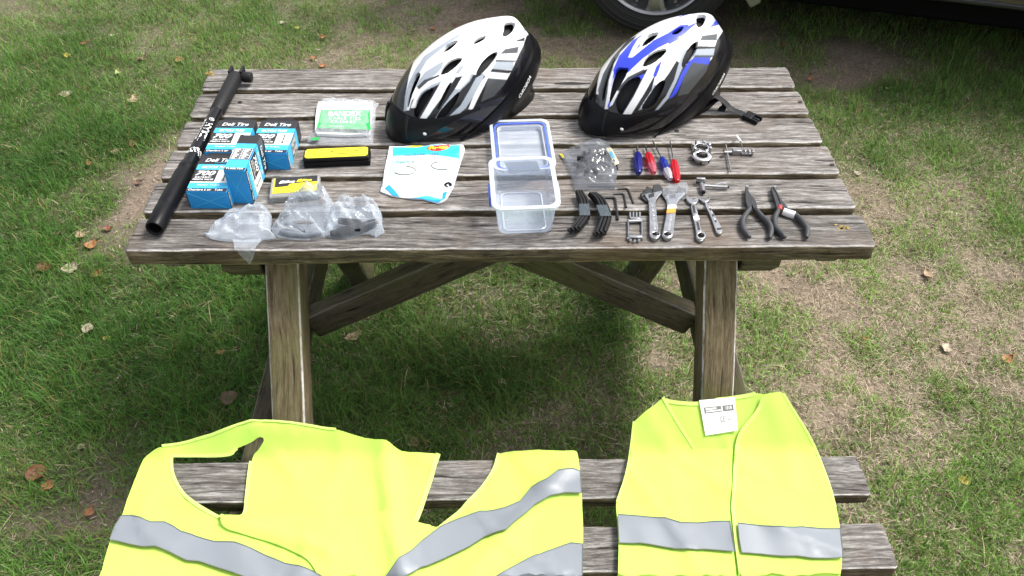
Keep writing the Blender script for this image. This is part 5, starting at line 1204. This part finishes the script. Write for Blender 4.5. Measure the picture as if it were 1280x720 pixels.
jaw_and_body('steel adjustable spanner with bare handle, nearest the square steel frame', [(45,165),(90,148),(180,132),(258,118),(250,140),(180,215),(178,280),(215,580),(228,612),(215,645),(175,662),(130,650),(104,612),(108,560),(100,250),(85,215)],
    [(136,136),(148,92),(150,55),(200,44),(235,60),(262,118),(200,130)], [(2,150),(60,120),(68,78),(80,68),(128,92),(136,134),(45,166),(20,182)], ((100,178),(150,160)), (178,604,40,22), ((135,270),(165,560),18), flap=[(8,188),(40,180),(92,222),(92,245),(60,232)])
def wrap2(root, o):
    plate(root, 'sticker', ORG, o, [(306,322),(402,316),(398,365),(298,370)], [], .0084, .0094, .0002)
    plate(root, 'sticker', PAPER, o, [(312,280),(396,272),(420,308),(402,316),(306,321)], [], .0084, .0095, .0002)
    plate(root, 'plastic_wrap', WRAPF, o, [(262,95),(330,50),(520,20),(545,80),(535,140),(425,250),(415,300),(305,300),(300,240),(250,160)], [], .0100, .0104, 0)
jaw_and_body('steel adjustable spanner with an orange and white sticker on its handle', [(282,165),(330,152),(430,142),(522,126),(500,160),(418,236),(410,310),(382,590),(366,640),(310,658),(262,642),(244,610),(262,540),(308,300),(312,235)],
    [(415,132),(418,82),(440,72),(480,90),(518,88),(522,126),(470,136)], [(255,155),(275,88),(322,78),(326,112),(372,132),(330,150),(282,162)], ((335,185),(390,175)), (310,604,40,22), ((345,390),(315,560),16), wrap2, flap=[(250,165),(290,190),(305,228),(270,200)])
o = T(*zw([(640,450)])[0], H); sp3 = thing('combination_spanner', 'combination spanner with white tape round its shank', 'spanner', o[:], group='combination spanners')
plate(sp3, 'shank', STL, o, smooth_loop([(560,250),(630,245),(660,400),(695,570),(735,600),(742,640),(705,684),(660,684),(628,645),(632,590),(605,450)], 1), [ell(688,618,36,28)], .0006, .0068)
plate(sp3, 'open_jaw', STL, o, [(510,190),(525,168),(548,170),(562,202),(600,216),(640,198),(650,166),(666,182),(656,236),(632,262),(562,262),(530,232)], [], .0008, .0072)
plate(sp3, 'ring_head', CHR, o, ell(688,620,54,46,28), [ell(688,618,36,28,28)], .0006, .0090, .0008)
plate(sp3, 'stamped_panel', DSTL, o, [(585,285),(612,280),(628,370),(600,375)], [], .006, .0070, .0002); plate(sp3, 'stamped_panel', DSTL, o, [(632,470),(655,465),(678,560),(650,565)], [], .006, .0070, .0002)
plate(sp3, 'tape_band', PAPER, o, [(598,408),(625,400),(640,385),(660,402),(672,440),(640,450),(608,450)], [], .0004, .0074, .0004)
o = T(*zw([(820,430)])[0], H); sp4 = thing('combination_spanner', 'slim open-ended spanner, nearest the pliers', 'spanner', o[:], group='combination spanners')
plate(sp4, 'shank', STL, o, smooth_loop([(715,245),(752,238),(800,320),(860,425),(925,535),(932,580),(905,606),(868,600),(848,560),(800,420)], 1), [], .0006, .0062)
plate(sp4, 'open_jaw', STL, o, [(664,212),(680,180),(704,176),(694,206),(730,218),(775,200),(775,172),(792,190),(784,226),(748,248),(716,250)], [], .0008, .0068)
plate(sp4, 'end_socket', DSTL, o, [(862,540),(915,532),(924,552),(870,562)], [], .004, .0068, .0003)
for k in range(6): f = k / 5; xx, yy = 775 + 75 * f, 295 + 165 * f; plate(sp4, 'stamped_mark', DSTL if k % 2 else CHR, o, [(xx - 12, yy - 10), (xx + 8, yy - 12), (xx + 16, yy + 12), (xx - 6, yy + 14)], [], .0055, .0066, .0002)

# ------------------------------------------------------------------ pliers
zq = lambda p: zoomed(p, 915, 225, 9)
def pliers(lab, jawL, jawR, left, right, extra=None):
    o = T(*zq([(left[1][0] + 80, left[1][1])])[0], H); root = thing('pliers', lab, 'pliers', o[:], group='pliers')
    plate(root, 'jaw', DSTL, o, jawL, [], .003, .0105, .0012, zq); plate(root, 'jaw', DSTL, o, jawR, [], .0035, .0100, .0012, zq)
    for nm, p in (('grip', left), ('grip', right)):
        P = spline([T(*zq([q[:2]])[0], H + .0072) - o for q in p], 22); n = len(P)
        mb = MB(); mb.tube(P, [(.0042 + .0010 * math.sin(PI * i / n) if i < n - 2 else .0040 - .0012 * (i - n + 2), .0058 + .0008 * math.sin(PI * i / n) - (.0012 * max(0, i - n + 3))) for i in range(n)], 14); mb.build(nm, RUBG, root, smooth=60)
    mb = MB(); c_ = T(*zq([((jawL[-1][0] + jawR[-1][0]) / 2, (jawL[-1][1] + jawR[-1][1]) / 2 - 90)])[0], H + .0105) - o; mb.lathe([(0, .0008), (.003, .0006), (.0036, -.001)], Matrix.Translation(c_), 14); mb.build('pivot', STL, root)
    if extra: extra(root, o)
pliers('needle-nose pliers with dark grey grips, nearest the spanners', [(152,75),(172,78),(200,145),(222,250),(228,285),(214,345),(180,342),(168,290),(150,240),(146,170)], [(172,78),(200,148),(242,190),(272,245),(290,332),(248,335),(232,285),(215,240),(196,150)],
    [(202,330),(150,400),(118,480),(135,570),(200,645)], [(262,328),(330,410),(405,480),(440,560),(425,655)])
def plx(root, o):
    def tubeat(nm, m_, pts, r): mb = MB(); mb.tube([T(*zq([p])[0], H + .0072) - o for p in pts], r, 16); mb.build(nm, m_, root, smooth=50)
    tubeat('red_collar', mat('faded_red_plastic', (.32, .05, .05), .5), [(538,305),(530,350)], [(.0050, .0064)] * 2)
    tubeat('paper_tag', PAPER, [(578,355),(640,378),(706,398)], [(.0062, .0074)] * 3)
pliers('needle-nose pliers with a white paper tag and a red collar', [(438,75),(455,72),(500,150),(530,230),(555,290),(552,345),(508,345),(490,260),(462,180)], [(455,72),(468,70),(522,150),(562,222),(622,292),(640,330),(600,340),(552,285),(525,210),(498,145)],
    [(525,340),(482,430),(490,530),(540,590),(598,648)], [(600,330),(715,400),(790,470),(845,560),(840,648)], plx)

# ------------------------------------------------------------------ high-visibility vests on the bench
ZB = .387
def drape(x, y, lift, seed):
    """cloth over the bench: rests on both planks, dips in the gap, sinks slightly past the rear edge, hangs off the front"""
    z_ = ZB + .0025 + lift
    w2 = noise.noise(Vector((x * 22 + y * 9 + seed, y * 8, seed + 3)))
    z_ += .0050 * (noise.noise(Vector((x * 9 + 3, y * 6, 3))) + .6) + .0045 * max(0, 1 - abs(noise.noise(Vector((x * 7 + y * 5, y * 4 - x * 3, 9.1)))) * 7) + .0016 * sum(math.exp(-((x + .05 * y - q_) / .004) ** 2) for q_ in (-.42, -.20, .02, .255, .33, .455)) + .0012 * math.exp(-((y + .90 - .02 * x) / .004) ** 2) + .0022 * (noise.noise(Vector((x * 22 + y * 9, y * 8, 6))) + .4)
    g = max(0, 1 - abs(y + .937) / .028); z_ -= .005 * g
    if y > -.826: z_ += (y + .826) * 1.0                # propped against the sloping legs behind the bench
    if y < -1.052:
        e = -1.052 - y; return (x, -1.052 - min(e, .012) - .05 * max(0, e - .012) - .004 * w2, z_ - max(0, e - .008))
    return (x, y, z_)
def cl_point(a, b):
    p = T(a, b, ZB + .006)
    if p.y > -.826:
        d = ray(a, b); t = (ZB + .006 + (CAM[1] + .826) - CAM[2]) / (d[2] - d[1]); p = Vector(CAM + t * d)
    return p
def cl_plan(pts): return [tuple(cl_point(a, b)[:2]) for a, b in pts]
def clothpatch(mb, pts, lift, seed, sp=.012, holes=(), liftf=None):
    v, f = cdt(cl_plan(pts), [cl_plan(h) for h in holes], sp)
    mb.add([drape(x, y, lift + (liftf(x, y) if liftf else 0), seed) for x, y in v], f)
def strip(pts, w0, w1=None):
    """polygon band of pixel width along a pixel path"""
    L, R = [], []; n = len(pts)
    for i, p in enumerate(pts):
        a = np.array(pts[max(i-1, 0)], float); b = np.array(pts[min(i+1, n-1)], float); d = b - a; d /= np.linalg.norm(d); nn = np.array([-d[1], d[0]])
        L.append(tuple(np.array(p) + nn * w0)); R.append(tuple(np.array(p) - nn * (w0 if w1 is None else w1)))
    return L + R[::-1]
def sp2(p, it=2): return smooth_loop(p, it, closed=False)
def vest_part(nm, m_, root, pts, lift, seed, sp=.012, holes=(), liftf=None, thick=.0005):
    mb = MB(); clothpatch(mb, pts, lift, seed, sp, holes, liftf)
    lo = root.location if root.parent is None else root.parent.location; mb.v = [(p[0] - lo[0], p[1] - lo[1], p[2] - lo[2]) for p in mb.v]
    return mb.build(nm, m_, root, smooth=80, recalc=False, solid=thick)
STITCH = mat('grey_stitching', (.13, .15, .12), .8)
_vp = vest_part
def vest_part(nm, m_, root, pts, lift, seed, sp=.012, holes=(), liftf=None, thick=.0005):
    ob = _vp(nm, m_, root, pts, lift, seed, sp, holes, liftf, thick)
    if nm == 'reflective_band': k_ = _vp('stitching', STITCH, ob, strip(list(pts) + [pts[0]], .55, .15), lift + .0012, seed, .010, (), liftf, .0003); k_.location = (0, 0, 0)
    return ob
# right-hand vest, laid out flat face up
vr = thing('hi_vis_vest', 'fluorescent yellow safety vest laid flat with a white label at its neck', 'safety vest', (.40, -.93, ZB), group='safety vests on the bench')
BOT = 775
R_OUT = [(793.5,527.8),(806,518),(818,508),(828,500),(842,504),(857,507),(872,506),(895,500),(918,495),(944,492),(958,494),(975,493),(982,502),(990,516),(1000,533),(1011,550),(1021,570),(1029,589),(1038,612),(1044.7,635),(1048,660),(1050,686),(1051,720),(1053,BOT),(765,BOT),(772,720),(773,690),(772,660),(770,630),(776,612),(784,594),(788,575),(790,557)]
vest_part('back_panel', HIVIS, vr, R_OUT, 0, 3)
LP = [(793.5,527.8),(806,518),(818,508),(828,500),(840,521),(853,542),(867,563),(890,564),(915,564),(914,600),(912,640),(916,690),(920,720),(921,BOT),(765,BOT),(772,720),(773,690),(772,660),(770,630),(776,612),(784,594),(788,575),(790,557)]
RP = [(975,493),(955,497),(953,506),(948,515),(935,530),(924,545),(919,565),(917,600),(915,640),(920,690),(925,720),(927,BOT),(1053,BOT),(1051,720),(1050,686),(1048,660),(1044.7,635),(1038,612),(1029,589),(1021,570),(1011,550),(1000,533),(990,516),(982,502)]
fold = lambda s: (lambda x, y: .004 * max(0, noise.noise(Vector((x * 14 + s, y * 5, s)))))
fl = vest_part('front_panel', HIVIS, vr, LP, .0045, 5, liftf=fold(2)); frp = vest_part('front_panel', HIVIS, vr, RP, .0065, 6, liftf=fold(4))
vest_part('binding', HIVT, vr, strip(sp2([(828,500),(840,521),(853,542),(867,563)]), 1.8), .0062, 5, .008)
vest_part('binding', HIVT, vr, strip(sp2([(828,501),(845,505.5),(872,507.5),(900,501),(925,496),(944,493.5)]), 2.4), .0020, 3, .008)
vest_part('binding', HIVT, vr, strip(sp2([(953,500),(948,515),(935,530),(924,545),(919,565),(917,600),(915,640),(920,690),(925,720),(927,BOT)]), 2.2), .0080, 6, .008)
vest_part('binding', HIVT, vr, strip(sp2([(978,495),(990,516),(1011,550),(1029,589),(1044,635)]), 1.6, 1.2), .0080, 6, .008)
vest_part('binding', HIVT, vr, strip(sp2([(792,529),(789,557),(784,592),(771,629)]), 1.4, 1.2), .0060, 5, .008)
vest_part('reflective_band', REFL, vr, [(771.5,646),(800,647.5),(815,648.5),(830,651),(850,657),(870,657),(890,655.5),(911,656),(913,670),(917,694),(900,692),(880,690.5),(858,691.5),(835,688),(800,683),(773,683)], 0.0100, 5, .010, liftf=fold(2), thick=.0006)
vest_part('reflective_band', REFL, vr, [(920,659),(945,661),(965,664),(980,665),(1000,663.5),(1025,665),(1048,665.5),(1050,686),(1050.5,702.5),(1030,702.5),(1015,703),(995,700),(980,699.5),(950,697),(925,696.5),(922,680)], 0.0120, 6, .010, liftf=fold(4), thick=.0006)
mb = MB(); tq = [(873,503.5),(917.5,499.5),(921.5,541),(881,547.5)]; tw = [cl_point(a, b) for a, b in tq]
lo = vr.location; _tf = bilinear(tw, lambda u, v: 0, lo)
def tf(u, v):
    q_ = _tf(u, v); return (q_[0], q_[1], ZB + .0135 + max(0, q_[1] + lo[1] + .826) - lo[2])
quad_patch(mb, tf, 6, 6); sg = mb.build('size_label', PAPER, vr, solid=.0005)
GRYI = mat('grey_label_print', (.18, .18, .18), .6); mb = MB()
def lblq(u0, u1, v0, v1): quad_patch(mb, lambda u, v: (lambda q: (q[0], q[1], q[2] + .0011))(tf(u, v)), 6, 3, u0, u1, v0, v1)
lblq(-.40, .08, .10, .27); lblq(.12, .42, .10, .27); lblq(-.38, .40, .385, .395); lblq(-.41, -.40, -.4, .34); lblq(.42, .43, -.4, .34); lblq(.22, .34, -.16, -.14); mb.build('label_print', GRYI, sg, recalc=False)
mb = MB(); quad_text(mb, tf, '1018', .29, .185, .17, .10, lift=.0018, bold=.02); 
def lblw(u0, u1, v0, v1): quad_patch(mb, lambda u, v: (lambda q: (q[0], q[1], q[2] + .0016))(tf(u, v)), 4, 2, u0, u1, v0, v1)
lblw(-.37, -.06, .19, .235); lblw(-.37, .06, .125, .165); mb.build('label_print', WHT, sg, recalc=False)
mb = MB(); quad_text(mb, tf, 'CE', .08, -.12, .15, .16, lift=.0014); mb.build('lettering', GRYI, sg, recalc=False)
# left-hand vest, spread open with its shoulders rolled
vl = thing('hi_vis_vest', 'fluorescent yellow safety vest spread open with armholes showing the bench', 'safety vest', (-.20, -.93, ZB), group='safety vests on the bench')
ARM = [(215,580),(215.5,574),(219,571.5),(255,571),(290,571),(294,563),(310,557),(330,550.5),(332,556),(324,563),(316,570),(312,590),(309,620),(307,640),(301,648),(291,652.5),(280,650),(262,641),(245,632),(232,622),(222,608),(215.5,592)]
L_OUT = [(112,BOT),(119,745),(126.5,720),(132,695),(140,669),(153,641),(165,610),(178,578),(181,573),(190,566),(202,561),(240,552),(281,544.5),(296,537),(311,531.5),(340,532),(374,534),(398,536),(421,539.5),(450,547),(475,554),(486,556),(494,562),(505,567),(530,567.3),(548,567.5),(543,585),(537,605),(528,630),(518,655),(534,657),(549,660),(570,641),(594,622),(609,607),(619,590),(624,575),(623.6,566.5),(650,566),(680,565),(712,564),(719,565),(722,569),(725,594),(727,621),(728.5,650),(729,668),(728,720),(729,BOT)]
def vl_lift(x, y):
    p = project(np.array([[x, y, ZB + .006 + max(0, y + .826)]]))[0]; a = 0
    # rolled shoulder over the left armhole, and the raised fold of the centre panel
    a += .014 * math.exp(-(((p[0] - 330) / 90) ** 2 + ((p[1] - 540) / 14) ** 2))
    d = abs((p[0] - 300) * .33 - (p[1] - 655)) ; a += .010 * math.exp(-(d / 9) ** 2) * (1 if 275 < p[0] < 420 else 0)
    a += .012 * math.exp(-((p[0] - 482 - .12 * (p[1] - 560)) / 13) ** 2)
    a += .007 * math.exp(-((p[0] - 660 + (p[1] - 640) * .9) / 16) ** 2) * (1 if p[1] > 560 else 0)
    return a
ARM = smooth_loop(ARM, 2)
vest_part('panel', HIVIS, vl, smooth_loop(L_OUT, 1), .001, 12, .011, [ARM], vl_lift)
vest_part('front_flap', HIVIS, vl, smooth_loop([(277,650),(300,649),(308,640),(340,640),(420,650),(486,640),(520,655),(548,660),(520,690),(497,712),(490,BOT),(420,BOT),(398,720),(385,700),(345,681),(305,671),(280,664)], 2), .0055, 15, .011, (), lambda x, y: vl_lift(x, y) + .004 * max(0, noise.noise(Vector((x * 16, y * 10, 3)))))
# binding round the armholes and neck
loop = ARM + [ARM[0]]
vest_part('binding', HIVT, vl, strip(loop[40:] + loop[:20], 2.4, 2.0), .0030, 12, .008, (), vl_lift)
vest_part('binding', HIVT, vl, strip(sp2([(548,568),(537,605),(519,654)]), 3.0), .0030, 12, .008, (), vl_lift)
vest_part('binding', HIVT, vl, strip(sp2([(623.6,568),(618,590),(594,622),(550,660)]), 2.2), .0030, 12, .008, (), vl_lift)
vest_part('binding', HIVT, vl, strip(sp2([(204,561),(240,552.5),(281,545),(311,532.5),(374,535),(421,540.5)]), 1.6), .0030, 12, .008, (), vl_lift)
vest_part('reflective_band', REFL, vl, [(152.5,646),(165,645.5),(178,650),(190,655),(207,654.5),(218,660),(227.5,667),(248,674),(270,680),(295,681.5),(315,688),(332,696),(345,701),(357,706.5),(375,711),(392,717),(402,724),(440,748),(420,760),(330,733),(292,719),(270,711),(250,704),(235,703),(215,694),(197,687.5),(180,687),(165,684),(150,680),(139,677.5),(145,661)], 0.0080, 12, .010, (), vl_lift, .0006)
vest_part('reflective_band', REFL, vl, [(494,713),(500,706),(510,698),(527,680),(551,661),(575,650),(600,641),(616,639),(631,636),(650,628.5),(664,612.5),(683,605.5),(697,595),(716,592),(725.3,594),(726.8,622),(706,621.5),(688,625),(669,634),(650,651.5),(633,668),(607,674),(586,687),(551,703.5),(527,714),(505,728),(485,740),(482,725)], 0.0082, 12, .010, (), vl_lift, .0006)
vest_part('reflective_band', REFL, vl, [(626,719),(650,706),(669,696.5),(690,689),(713,681.5),(728.3,683.5),(728,720),(728,760),(600,760),(600,735)], 0.0084, 12, .010, (), vl_lift, .0006)

# ------------------------------------------------------------------ parked car behind the table
car = thing('parked_car', 'parked car seen only as an alloy wheel and dark sill, behind the table', 'car', (.615, 1.545, 0), math.radians(-17))
PAINT = mat('bronze_grey_car_paint', (.13, .115, .095), .22, .5, coat=.8, var=.05); TRIM = mat('car_trim_black', (.004, .004, .004), .8, spec=.1); TYRE = mat('tyre_rubber', (.022, .022, .022), .7, bump=.3, bscale=150, var=.3, vscale=12)
RIMM = mat('brushed_alloy', (.36, .36, .37), .32, .9, var=.15, vscale=20); RIMD = mat('dark_wheel_recess', (.05, .05, .053), .4, .6, var=.2, vscale=25); GLASS = mat('car_glass', (.02, .025, .028), .05, spec=.8)
WR = .325; CW_ = 1.74
# body side: lower edge with two arches, then extruded across the car
def arch(cx, r): return [(cx + r * math.cos(math.radians(a)), WR + r * math.sin(math.radians(a))) for a in range(200, -21, -10)]
low = [(-.80, .30), (-.42, .27)] + [p for p in arch(0, .395) if p[1] > .27] + [(.42, .312), (2.22, .312)] + [p for p in arch(2.62, .395) if p[1] > .27] + [(3.04, .28), (3.35, .32)]
prof = low + [(3.42, .55), (3.38, .76), (3.2, .86), (2.45, .98), (1.75, 1.40), (1.0, 1.46), (-.1, 1.43), (-.62, 1.08), (-.82, .95), (-.86, .55)]
v, f = cdt(prof, (), .16); n = len(v); mb = MB()
def inset(z): return .0 if z < .9 else (z - .9) * .32
mb.add([(x, .02 + inset(z) - .03 * math.sin(min(1, max(0, (z - .28) / .62)) * PI), z) for x, z in v] + [(x, CW_ - .02 - inset(z) + .03 * math.sin(min(1, max(0, (z - .28) / .62)) * PI), z) for x, z in v], f + [tuple(i + n for i in t[::-1]) for t in f] + [(a, a + n, b + n, b) for a, b in boundary(f)])
mb.build('body', PAINT, car, smooth=40)
mb = MB(); mb.box((1.30, CW_ / 2, .235), (3.9, CW_ - .24, .13)); mb.build('underbody', TRIM, car, bevel=.02)
mb = MB(); mb.box((1.30, .035, .306), (1.84, .05, .024)); mb.build('sill_trim', DSTL, car, bevel=.008, seg=3)
for side_y in (.012, CW_ - .012):
    for x0, x1, nm in ((.45, 1.28, 'door'), (1.30, 2.15, 'door')):
        mb = MB(); sy = -1 if side_y < 1 else 1
        slab(mb, [(x0, .34), (x1, .34), (x1, .88), (x0, .88)], (), 0, .006, 0, .1); 
        mb.v = [(p[0], side_y + sy * (p[2]) - sy * -1 * 0 + (-.03 if sy < 0 else .03) * math.sin(min(1, max(0, (p[1] - .28) / .62)) * PI), p[1]) for p in mb.v]
        d = mb.build(nm, PAINT, car, bevel=.003)
        mb = MB(); mb.box(((x0 + .12), side_y + sy * .045, .80), (.16, .03, .03)); mb.build('handle', PAINT, d, bevel=.008)
    mb = MB(); sy = -1 if side_y < 1 else 1
    for q in ([(.05, .96), (.86, .98), (.86, 1.36), (.18, 1.34)], [(.92, .98), (2.2, 1.0), (1.72, 1.33), (.92, 1.37)]):
        slab(mb, q, (), 0, .004); 
    mb.v = [(p[0], (inset(p[1]) + .016 if sy < 0 else CW_ - inset(p[1]) - .016) + sy * p[2], p[1]) for p in mb.v]; w_ = mb.build('side_window', GLASS, car)
    w_['kind'] = 'stuff'
def wheel(cx, cy, flip):
    s = -1 if not flip else 1                      # outer face looks towards -Y unless flipped
    M4 = frame((cx, cy, WR), (1, 0, 0), (0, 0, 1)) if not flip else frame((cx, cy, WR), (-1, 0, 0), (0, 0, 1))   # local z = outward
    mb = MB(); mb.lathe([(.218, -.10), (.262, -.105), (.300, -.100), (.318, -.080), (WR, -.050), (WR, .030), (.318, .062), (.300, .082), (.262, .088), (.230, .080), (.218, .070)], M4, 96); wh = mb.build('wheel', TYRE, car, smooth=50)
    mb = MB()
    for r_ in (.292, .272, .246): mb.lathe([(r_ - .003, .083 if r_ > .28 else .0865), (r_, .0895 if r_ < .28 else .0865), (r_ + .003, .083 if r_ > .28 else .0865)], M4, 96)
    k = mb.build('sidewall_rings', TYRE, wh); k['kind'] = 'stuff'
    for t in range(72):
        if t % 1 == 0: pass
    mb = MB(); mb.lathe([(.232, .072), (.228, .084), (.220, .088), (.212, .082), (.208, .066), (.205, .020), (.190, -.02), (.170, -.05)], M4, 96); mb.build('rim', RIMM, wh, smooth=50)
    mb = MB(); mb.lathe([(.207, .040), (.180, .030), (.12, .02), (.06, .018), (0, .018)], M4, 64); mb.build('wheel_recess', RIMD, wh, smooth=50)
    for k in range(5):
        a = -PI / 2 + .12 + 2 * PI * k / 5; mb = MB(); P = []
        ca, sa = math.cos(a), math.sin(a); pts = []
        for r_, w_, h_ in ((.045, .040, .058), (.10, .026, .066), (.155, .026, .074), (.195, .036, .078), (.210, .046, .074)):
            for tt, hh in ((-1, h_ - .03), (-1, h_ - .008), (-.55, h_), (.55, h_), (1, h_ - .008), (1, h_ - .03)): pts.append(M4 @ Vector((r_ * ca - tt * w_ * sa, r_ * sa + tt * w_ * ca, hh)))
        mb.add(pts, [(i*6+j, i*6+j+1, (i+1)*6+j+1, (i+1)*6+j) for i in range(4) for j in range(5)]); mb.build('spoke', RIMM, wh, smooth=25)
    for k in range(15):
        a = 2 * PI * (k + .5) / 15; mb = MB(); mb.lathe([(0, .008), (.0065, .008), (.008, 0)], M4 @ Matrix.Translation((.196 * math.cos(a), .196 * math.sin(a), .040)), 12); mb.build('rim_bolt', RIMM, wh)
    mb = MB(); mb.lathe([(0, .072), (.030, .070), (.044, .062), (.046, .03)], M4, 32); mb.build('hub_cap', RIMM, wh)
for cx in (0, 2.62): wheel(cx, .085, False); wheel(cx, CW_ - .085, True)
mb = MB(); fl = [(.345, .46), (.425, .40), (.410, .19), (.375, .165), (.345, .20)]; mb.add([(x + .02, y_, z_) for y_ in (.04, .06) for x, z_ in fl], [tuple(range(5)), tuple(range(5, 10))[::-1]] + [(i, 5 + i, 5 + (i + 1) % 5, (i + 1) % 5) for i in range(5)]); mb.build('mud_flap', RIMM, car, bevel=.004)
for y_ in (.35, CW_ - .35):
    mb = MB(); mb.lathe([(0, .012), (.05, .010), (.07, 0)], frame((3.40, y_, .62), (0, 1, 0), (0, 0, 1)), 24); mb.build('headlight', CRM, car)

# ------------------------------------------------------------------ fallen leaves
LEAFM = {}
def leafmat(c):
    if c not in LEAFM: LEAFM[c] = mat('leaf_%s' % ['tan','pale','red','orange','brown','yellow','green'][c], [(.34,.25,.16),(.40,.34,.25),(.20,.075,.042),(.33,.15,.065),(.14,.085,.058),(.45,.36,.06),(.26,.32,.10)][c], .6, var=.35, vscale=45, bump=.4, bscale=120)
    return LEAFM[c]
def leaf(px, py, size, c, label, kind=0, rot=None, curl=1.0):
    p = T(px, py, .012); rr = random.Random(int(px * 31 + py)); a = rr.uniform(0, 2 * PI) if rot is None else rot
    L_ = size / 530.0 * (1.15 - .0004 * py); n = 12; half = []
    lo = ground_z(np.array([p.x]), np.array([p.y]))[0] + .006
    def width(t):
        if kind == 1: return .34 * (math.sin(PI * t) ** .7) * (1 + .55 * math.cos(t * 16))          # lobed
        if kind == 2: return .50 * math.sin(PI * t ** .8) ** .55                                     # broad
        return .30 * math.sin(PI * t) ** .8
    V, F = [], []
    nj = 6
    for i in range(n + 1):
        t = i / n
        for j in range(-nj // 2, nj // 2 + 1):
            u = j / (nj / 2); w_ = width(t) * L_ * (1 + .12 * noise.noise(Vector((t * 5, u, px))))
            x = (t - .5) * L_; y = u * w_
            z_ = curl * (.004 * u * u * (size / 20) + .006 * (t - .5) ** 2 * 4 * (size / 20) + .005 * noise.noise(Vector((t * 4 + px, u * 2, py)))) + .002
            V.append((x * math.cos(a) - y * math.sin(a), x * math.sin(a) + y * math.cos(a), z_))
    F = [(i*(nj+1)+j, i*(nj+1)+j+1, (i+1)*(nj+1)+j+1, (i+1)*(nj+1)+j) for i in range(n) for j in range(nj)]
    d = Vector((math.cos(a), math.sin(a), 0)); mb = MB(); mb.add(V, F)
    mb.tube([-d * L_ * .5 + Vector((0, 0, .006)), -d * L_ * .66 + Vector((0, 0, .010)), -d * L_ * .80 + Vector((.003, .002, .006))], [.0011, .0009, .0007], 5)
    ob = mb.build('fallen_leaf', leafmat(c), None, smooth=80, recalc=False, solid=.0006); ob.location = (p.x, p.y, lo); tag(ob, label, 'leaf', 'fallen leaves on the lawn')
LV = [
 (82,115,22,1,'large pale cream leaf on dark grass left of the table',2),(166,122,26,0,'tan lobed leaf on the grass left of the pump head',1),(104,53,17,2,'red-brown leaf upright in the grass near the top left corner',0),
 (84,68,13,5,'dull yellow leaf just below a red-brown leaf at top left',2),(141,71,13,4,'small dark brown leaf right of a yellow leaf at top left',0),(177,71,18,4,'brown curled leaf between the dark leaf and the orange-brown one at top left',2),(224,73,17,3,'orange-brown leaf on straw left of the pump head',2),
 (139,40,12,1,'thin pale curled leaf near the top left edge',0),(147,89,18,6,'narrow pale green leaf on dark grass at upper left',0),(165,177,24,2,'reddish brown leaf beside the bare soil left of the table',0),(143,187,14,0,'small tan leaf just left of a reddish brown leaf by the soil',2),
 (110,202,15,3,'orange leaf below the tan leaf at the edge of the soil',0),(171,227,16,4,'brown leaf lying on the bare soil left of the table',0),(68,288,15,4,'dark brown leaf above a red-brown one at mid left',0),(98,290,16,0,'rolled tan leaf on the grass under the bare soil',2),(111,301,19,3,'orange-brown leaf below the bare soil patch',2),(133,282,17,2,'reddish leaf at the lower edge of the bare soil',0),
 (85,331,24,1,'large pale crumpled leaf left of the front table corner',2),(52,330,24,2,'red-brown leaf left of a large pale crumpled leaf',2),(119,336,15,3,'orange leaf right of the large pale crumpled leaf',2),(108,406,17,1,'pale grey leaf alone on dark grass at mid left',2),(129,417,8,5,'tiny yellow leaf right of a pale grey leaf',2),
 (213,441,12,5,'bright yellow leaf left of the left front leg',0),(275,437,12,3,'light orange leaf close to the left front leg',2),(285,492,25,4,'dark brown curled leaf beside the foot of the left leg',2),(41,585,26,2,'large reddish brown leaf on soil at lower left',2),(55,600,15,3,'orange upright leaf below a large reddish brown leaf at lower left',2),(107,634,13,3,'small orange leaf on soil left of the spread vest',2),(97,551,10,1,'small pale leaf above the soil patch at lower left',2),
 (441,417,28,0,'long tan leaf on the grass under the table near the left leg',0),(575,421,16,2,'dull red-brown leaf on the grass under the table',0),(627,475,11,1,'small squarish cream leaf on dark grass under the table',2),(515,549,27,0,'curled tan leaf just behind the bench between the two vests',0),
 (1188,426,17,1,'pale cream leaf on straw right of the table',2),(1263,442,23,3,'pale orange pointed leaf at the right edge',0),(1209,594,14,5,'bright yellow round leaf right of the bench',2),(1083,421,9,3,'tiny orange leaf on grass right of the table leg',2),(1163,337,22,0,'long dull tan leaf on straw right of the table corner',0),(1074,211,11,1,'small pale leaf near the right end of the table top',2),
 (1015,92,15,3,'orange-brown leaf beside the soil patch behind the table',0),(980,50,11,2,'red leaf in the shade beside the car',2),(1111,106,12,6,'yellow-green leaf on grass behind the right end of the table',0),(303,62,16,4,'dark curled leaf behind the pump head',2),(351,24,12,1,'pale leaf on grass at the top, left of the middle',2),(370,29,9,5,'small yellowish leaf right of a pale leaf at the top',2),
 (391,68,14,3,'light orange leaf lying on soil behind the table',0),(402,76,12,3,'deeper orange leaf right at the rear table edge',2),(397,57,9,1,'small pale leaf upright on soil behind the table',0),(541,32,11,3,'pale orange leaf left of the white helmet top',2),(568,28,9,2,'small red-brown leaf above the white helmet',2),(513,36,15,4,'brown crumpled leaf left of the white helmet',1),(403,41,15,3,'rust coloured leaf fragment on soil behind the table',1)]
for px, py, s, c, lab, k in LV: leaf(px, py, s, c, lab, k)
def yellow_lichen(px, py, s):
    pass
